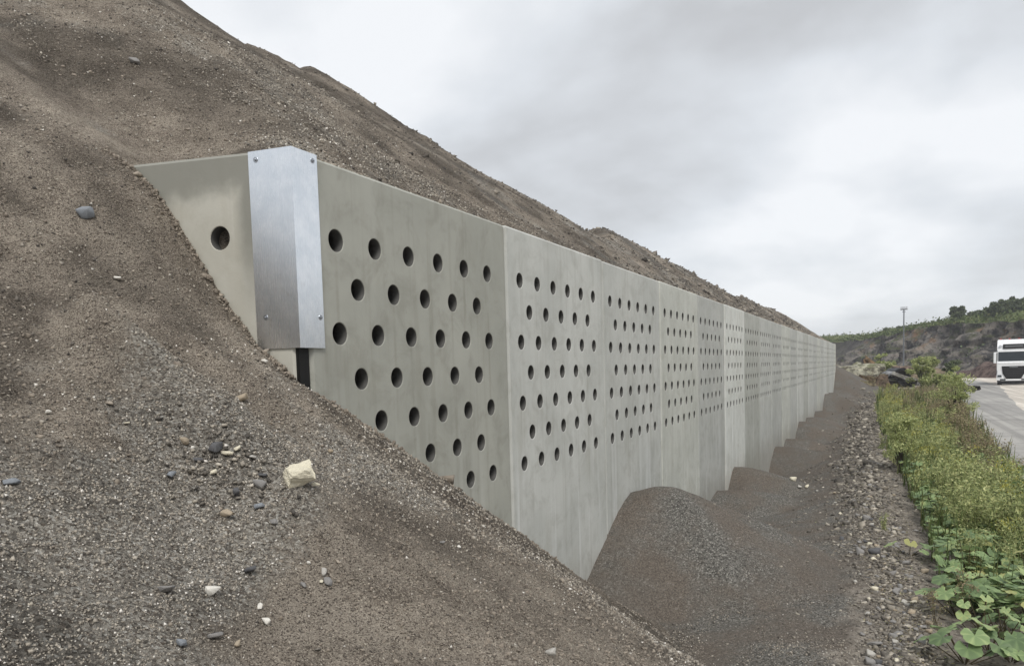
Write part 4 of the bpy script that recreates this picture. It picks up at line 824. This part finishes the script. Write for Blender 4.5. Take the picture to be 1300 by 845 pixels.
far_shrub('shrub', 1088, 476, 80, 34, 17, 3000, .11, 'wide low bush between the wall end and the tall pale bush', seed=6, mat='tree')
far_shrub('shrub', 1211, 488, 66, 26, 32, 4000, .085, 'olive green bush standing at the road bend', seed=7, mat='tree', lo=.1)
far_shrub('shrub', 1190, 492, 60, 22, 18, 2400, .08, 'small dull bush between the two larger bushes', seed=8, mat='weed')
far_shrub('shrub', 1262, 418, 150, 20, 28, 1600, .42, 'dark bush clump on the cliff edge below the left of two round trees', seed=9, mat='tree', ground=0)
def hill_tree(px, pyb, y, wpx, hpx, lb, sd, name='tree', n=1500): far_shrub(name, px, pyb, y, wpx, hpx, n, .40, lb, cat='tree', mat='tree', seed=sd, ground=0)
hill_tree(1215, 408, 158, 15, 16, 'lone small dark tree on the left of the hilltop', 21); hill_tree(1269, 407, 152, 24, 20, 'round dark tree on the hilltop, left of a pair', 22); hill_tree(1288, 401, 152, 24, 17, 'round dark tree at the right edge of the hilltop', 23)
hill_tree(1305, 404, 150, 22, 16, 'dark tree beyond the right edge of the pair on the hilltop', 27)
hill_tree(1125, 425.5, 185, 7, 8, 'tiny bush on the low left part of the skyline', 24, 'bush', 500); hill_tree(1245, 402, 158, 22, 6, 'wide hedge like bush on the skyline left of the round trees', 25, 'bush'); hill_tree(1147, 420, 176, 20, 6, 'flat bush strip on the skyline behind the lamp mast', 26, 'bush', 900)
# tufts along the hill edge
n = 22000; q = r7.random(n); ii = (q*(nu-1)).astype(int); f_ = r7.random(n)**1.5; P = RK[ii]*(1-f_[:, None])+SKp[ii]*f_[:, None]; P[:, :2] += r7.normal(size=(n, 2))*1.0; P[:, 2] += -.2+np.abs(r7.normal(size=n))*.30*(1+2*np.maximum(vnoise(P[:, 0]*.25, P[:, 1]*.25, 77), 0))
V, Fc = leaf_cloud(r7, P, .27, .5, .3); tag(link('hill_scrub', mesh_np('hill_scrub', V, Fc, False, np.repeat(r7.random(n), 4)), MAT['grass']), 'scrub and long grass along the top of the quarry cliff', 'scrub', kind='stuff')
n = 5000; ii = r7.integers(0, nu, n); jj = r7.integers(2, nv-2, n); P = V0 = np.stack([(RK[:, 0:1]+nr[:, 0:1]*off)[ii, jj], (RK[:, 1:2]+nr[:, 1:2]*off)[ii, jj], Zh[ii, jj]], -1); k = vnoise(P[:, 0]*.16, P[:, 2]*.5, 78)+.25*vnoise(P[:, 0]*.6, P[:, 2]*1.1, 79) > .10; P = P[k]+r7.normal(size=(k.sum(), 3))*.35
V, Fc = leaf_cloud(r7, P, .30, .5, .4); tag(link('cliff_scrub', mesh_np('cliff_scrub', V, Fc, False, np.repeat(r7.random(len(P))*.7, 4)), MAT['tree']), 'low scrub growing on ledges of the quarry cliff', 'scrub', kind='stuff')
# ---------------------------------------------------------------- scrap and boulders beyond the wall's end
def boulder(x, y, z, s, col, label, seed, rot=(0, 0, 0), name='boulder'):
    me = boulder_mesh(seed, s, name); o = link(name, me, MAT['boulder']); o.location = (x, y, z); o.rotation_euler = rot; o.color = col+(1,); return tag(o, label, 'boulder')
def far_boulder(px, py, y, s, col, label, seed, rot=(0, 0, 0), name='boulder'):
    p = at_px(px, py, y); return boulder(p.x, y, p.z, s, col, label, seed, rot, name)
MG = (.36, .36, .29)
far_boulder(1091, 478, 66, (3.8, 2.8, 2.5), (.50, .50, .42), 'big pale mossy boulder at the left of the scrap heap', 71, (.1, -.25, .3)); far_boulder(1075, 481, 63, (2.0, 1.6, .8), (.42, .40, .33), 'flat pale boulder next to the far wall end', 72); far_boulder(1102, 488, 63, (1.7, 1.5, 1.9), (.20, .15, .10), 'dark brown boulder under the big mossy one', 73, (.2, .5, 0))
far_boulder(1113, 470, 67, (2.9, 1.0, .75), (.27, .19, .12), 'long tilted brown slab leaning on the scrap heap', 74, (0, .75, .2), 'rock_slab'); far_boulder(1096, 492, 60, (1.6, 1.3, 1.1), (.34, .30, .20), 'tan boulder in front of the mossy one', 75); far_boulder(1118, 489, 62, (1.7, 1.2, 1.5), (.20, .155, .12), 'rusty brown boulder left of the broken pipes', 76, (.3, -.4, 1))
far_boulder(1146, 470, 72, (1.9, 1.2, 1.0), (.32, .24, .22), 'pinkish rock behind the broken pipes', 77)
def pipe(px, py, y, r_, L, rot, label, mat='pipe'):
    p = at_px(px, py, y); bm = bmesh.new(); n = 20; ri = r_*.78; R4 = []
    for (rad, xx) in ((r_, -L/2), (r_, L/2), (ri, L/2), (ri, -L/2)): R4.append([bm.verts.new((math.cos(2*math.pi*i/n)*rad, xx, math.sin(2*math.pi*i/n)*rad)) for i in range(n)])
    for q_ in range(4):
        A, B_ = R4[q_], R4[(q_+1) % 4]
        for i in range(n): bm.faces.new((A[i], A[(i+1) % n], B_[(i+1) % n], B_[i]))
    o = bm_obj('pipe_section', bm, MAT[mat]); o.location = p; o.rotation_euler = rot; tag(o, label, 'pipe')
far_boulder(1124, 479, 66, (1.5, 1.1, .9), (.50, .49, .46), 'pale grey lump left of the open pipe in the scrap heap', 81); pipe(1130, 481, 65, .62, 1.3, (.1, 0, .35), 'pale pipe with its dark open end facing the road'); pipe(1138, 479, 67, .8, 1.6, (0, .1, .5), 'large black plastic pipe section in the scrap heap', 'black'); far_boulder(1150, 481, 64, (2.3, 1.2, .55), (.40, .40, .41), 'light grey slab lying tilted at the right of the scrap heap', 82, (0, .32, .2), 'rock_slab'); 
far_boulder(1131, 487, 64, (1.2, 1, .8), (.08, .08, .085), 'black lump of rubble below the open pipe', 79); far_boulder(1152, 486, 63.5, (1.3, .9, .6), (.06, .06, .065), 'black lump of rubble right of the pipes', 80)
for k, (px, py, y, s, c, lb) in enumerate([(1232, 492, 58, .55, (.06, .06, .065), 'dark stone on the road edge near the bend'), (1238, 490, 60, .7, (.02, .02, .022), 'small black lump lying on the road by the bend'), (1225, 490, 60, .8, (.16, .13, .11), 'brown grey rock at the foot of the olive bush'), (1218, 492, 60, .6, (.12, .11, .1), 'small rock left of the brown grey one at the bend')]):
    p = at_px(px, py, y); o = boulder(p.x, y, .25+s*.18, (s, s*.8, s*.6), c, lb, 90+k, name='stone'); o['category'] = 'stone'
# spoil banks in front of the cliff
def bank(name, pts, w, h, mat_, label, seed):
    pts = np.array(pts, float); R_, t_ = resample(np.c_[pts, np.zeros(len(pts))], 90); m = 14; s = np.linspace(-1, 1, m)[None]; tg_ = np.gradient(R_[:, :2], axis=0); tg_ /= np.linalg.norm(tg_, axis=1)[:, None]; nn = np.stack([-tg_[:, 1], tg_[:, 0]], -1)
    X = R_[:, 0:1]+nn[:, 0:1]*s*w; Y = R_[:, 1:2]+nn[:, 1:2]*s*w; env = np.sin(np.pi*np.linspace(.02, .98, 90))[:, None]**.35; Z = .15+h*(1-np.abs(s)**1.5)*env*(1+.5*fbm(X*.35, Y*.35, 3, seed))+.35*np.maximum(fbm(X*1.2, Y*1.2, 3, seed+9), 0)*(1-s*s)
    i = np.arange(X.size).reshape(X.shape); Fc = np.stack([i[:-1, :-1], i[:-1, 1:], i[1:, 1:], i[1:, :-1]], -1).reshape(-1, 4); return tag(link(name, mesh_np(name, np.stack([X, Y, Z], -1).reshape(-1, 3), Fc), mat_), label, 'spoil bank')
bm1 = M('red_spoil', .95, spec=.1); bm1.color(bm1.mix(bm1.rng_(bm1.noise(1.6, 6, .7), .35, .65), (.062, .042, .04, 1), (.20, .15, .13, 1))); bm1.bump(bm1.noise(2.5, 6, .7), 1, .4)
bm2 = M('tan_spoil', .95, spec=.1); bm2.color(bm2.mix(bm2.rng_(bm2.noise(1.2, 6, .7), .35, .65), (.12, .10, .07, 1), (.28, .22, .15, 1))); bm2.bump(bm2.noise(2.5, 6, .7), 1, .4)
p1, p2_ = at_px(1222, 470, 104), at_px(1340, 470, 92); bank('spoil_bank', [(p1.x, 104), (p2_.x, 92)], 2.2, 1.6, bm1.m, 'low reddish brown spoil bank across the road behind the lorry', 501)
p1, p2_ = at_px(1150, 470, 100), at_px(1212, 470, 98); bank('spoil_bank', [(p1.x, 100), (p2_.x, 98)], 2.4, 1.5, bm2.m, 'low tan spoil bank behind the green bushes', 511)
# ---------------------------------------------------------------- lighting mast
p = at_px(1147, 465, 112); ptop = at_px(1147, 393, 112); mast = tag(empty('floodlight_mast', (p.x, 112, .25)), 'tall slim grey floodlight mast standing in front of the quarry cliff', 'mast'); H_ = ptop.z-.25
bm = bmesh.new(); tube(bm, (0, 0, -.2), (0, 0, H_), .12, .07, 10); bm_obj('pole', bm, MAT['mast'], mast)
bm = bmesh.new(); bx(bm, (0, 0, H_+.02), (.9, .10, .10)); bx(bm, (0, 0, H_-.28), (.4, .08, .08)); bm_obj('crossarm', bm, MAT['mast'], mast)
for x in (-.33, -.11, .11, .33):
    bm = bmesh.new(); prism(bm, [(-.20, -.16), (.14, -.26), (.20, .06), (-.12, .18)], x-.09, x+.09, 'x', .015); o = bm_obj('floodlight', bm, MAT['grey'], mast); o.location = (0, -.12, H_+.22)
    bm = bmesh.new(); prism(bm, [(-.215, -.15), (-.195, -.15), (-.13, .16), (-.15, .16)], x-.075, x+.075, 'x'); g_ = bm_obj('lens', bm, MAT['lamp'], o)
# ---------------------------------------------------------------- lorry (front towards -y)
pt = at_px(1286.5, 486.5, 70.5); lorry = tag(empty('lorry', (pt.x, 70.5, .262), math.radians(-8.5)), 'white high cab lorry with black grille driving towards the viewer on the haul road', 'lorry')
lorry.scale = (.95, .95, .985)
bm = bmesh.new()    # cab shell, profile in (y, z): raked windscreen, vertical nose
prism(bm, [(-.0, .62), (-.03, 1.95), (.10, 2.05), (.34, 3.05), (.50, 3.30), (.95, 3.86), (2.25, 3.92), (2.25, .75), (1.75, .55)], -1.25, 1.25, 'x', .05); bm_obj('cab', bm, MAT['white'], lorry)
bm = bmesh.new(); prism(bm, [(.085, 2.04), (.055, 2.04), (.245, 2.84), (.285, 2.84)], -1.15, 1.15, 'x', .01); bm_obj('windscreen', bm, MAT['glass'], lorry)
bm = bmesh.new(); prism(bm, [(.36, 3.10), (.26, 3.12), (.47, 3.50), (.60, 3.46)], -.82, .82, 'x', .02); v_ = bm_obj('sun_visor', bm, MAT['black'], lorry)
bm = bmesh.new(); bx(bm, (0, .335, 3.30), (1.3, .05, .09), .01); bm_obj('light_bar', bm, MAT['grey'], v_)
for s in (-1, 1): bm = bmesh.new(); tube(bm, (s*1.02, .30, 3.32), (s*1.02, .50, 3.32), .10, .12, 12); bm_obj('spotlight', bm, MAT['lamp'], lorry)
for s in (-1, 1): bm = bmesh.new(); prism(bm, [(-.035, .95), (.01, .95), (.11, 2.0), (.34, 2.95), (.30, 2.98), (.05, 2.0)], s*1.20, s*1.262, 'x'); bm_obj('corner_deflector', bm, MAT['grey'], lorry)
bm = bmesh.new(); bx(bm, (0, .12, .25), (2.35, .3, .26), .02); bm_obj('skirt', bm, MAT['black'], lorry)
for x in (-1.0, -.35, .35, 1.0): bm = bmesh.new(); bx(bm, (x, .98, 3.94), (.16, .08, .07), .02); bm_obj('marker_light', bm, MAT['red'], lorry)
gr = bm_obj('grille', (lambda b: (prism(b, [(-.88, 1.62), (.88, 1.62), (.80, 1.0), (.52, .52), (-.52, .52), (-.80, 1.0)], -.075, -.015, 'y', .02), b)[1])(bmesh.new()), MAT['black'], lorry)
for k in range(6): bm = bmesh.new(); bx(bm, (0, -.082, .76+.14*k), (1.05+.095*k, .02, .035)); bm_obj('slat', bm, plain('grille_slat', (.04, .04, .042), .35) if k == 0 else bpy.data.materials['grille_slat'], gr)
bm = bmesh.new(); bx(bm, (0, -.09, 1.54), (.62, .015, .09)); bm_obj('name_bar', bm, MAT['grey'], gr)
bm = bmesh.new(); prism(bm, [(-1.26, .42), (-1.26, .80), (-.92, .86), (-.60, .50), (.60, .50), (.92, .86), (1.26, .80), (1.26, .42), (.9, .38), (-.9, .38)], -.10, .5, 'y', .03); bp = bm_obj('bumper', bm, MAT['white'], lorry)
for s in (-1, 1):
    bm = bmesh.new(); prism(bm, [(s*.84, .66), (s*1.20, .66), (s*1.22, .90), (s*.92, .94)], -.125, -.05, 'y', .015); h_ = bm_obj('headlight', bm, MAT['lamp'], lorry); bm = bmesh.new(); bx(bm, (s*1.02, -.128, .78), (.30, .01, .14)); bm_obj('lens', bm, MAT['glass'], h_)
    bm = bmesh.new(); bx(bm, (s*1.40, .12, 2.35), (.20, .22, .95), .05); bx(bm, (s*1.30, .18, 2.80), (.22, .06, .06)); bx(bm, (s*1.30, .18, 1.95), (.22, .06, .06)); bm_obj('mirror', bm, MAT['white'], lorry)
    for yy in (1.35, 4.9, 6.2):
        bm = bmesh.new(); x0_ = s*1.22; tube(bm, (x0_-s*.34, yy, .50), (x0_, yy, .50), .50, .50, 24); w_ = bm_obj('wheel', bm, MAT['tyre'], lorry); bm = bmesh.new(); tube(bm, (x0_, yy, .50), (x0_+s*.02, yy, .50), .29, .26, 16); bm_obj('rim', bm, MAT['grey'], w_)
    bm = bmesh.new(); bx(bm, (s*.78, -.115, .48), (.42, .03, .12), .01); bm_obj('fog_lamp', bm, MAT['glass'], bp)
bm = bmesh.new(); bx(bm, (0, .95, 1.86), (2.42, 1.5, .02)); bx(bm, (0, -.045, 1.86), (2.3, .02, .10), .005); bm_obj('nose_seam', bm, MAT['white'], lorry)
bm = bmesh.new(); bx(bm, (0, 4.3, .85), (1.0, 6.0, .3)); bm_obj('chassis', bm, MAT['black'], lorry)
bm = bmesh.new(); prism(bm, [(2.5, 1.15), (2.45, 3.4), (7.6, 3.4), (7.6, 1.15)], -1.22, 1.22, 'x', .03); bm_obj('tipper_body', bm, MAT['grey'], lorry)
# ---------------------------------------------------------------- thin haze
bm = bmesh.new(); bx(bm, (5, 120, 7.6), (240, 320, 17.4)); o = bm_obj('haze', bm, None); hm = bpy.data.materials.new('thin_haze'); hm.use_nodes = True; hn = hm.node_tree; hn.nodes.clear()
ho = hn.nodes.new('ShaderNodeOutputMaterial'); hv = hn.nodes.new('ShaderNodeVolumePrincipled'); hv.inputs['Color'].default_value = (.93, .95, 1, 1); hv.inputs['Density'].default_value = HAZE; hv.inputs['Anisotropy'].default_value = .2; hn.links.new(hv.outputs[0], ho.inputs['Volume'])
o.data.materials.append(hm); tag(o, kind='stuff', label='thin grey haze softening the far side of the quarry', cat='haze')
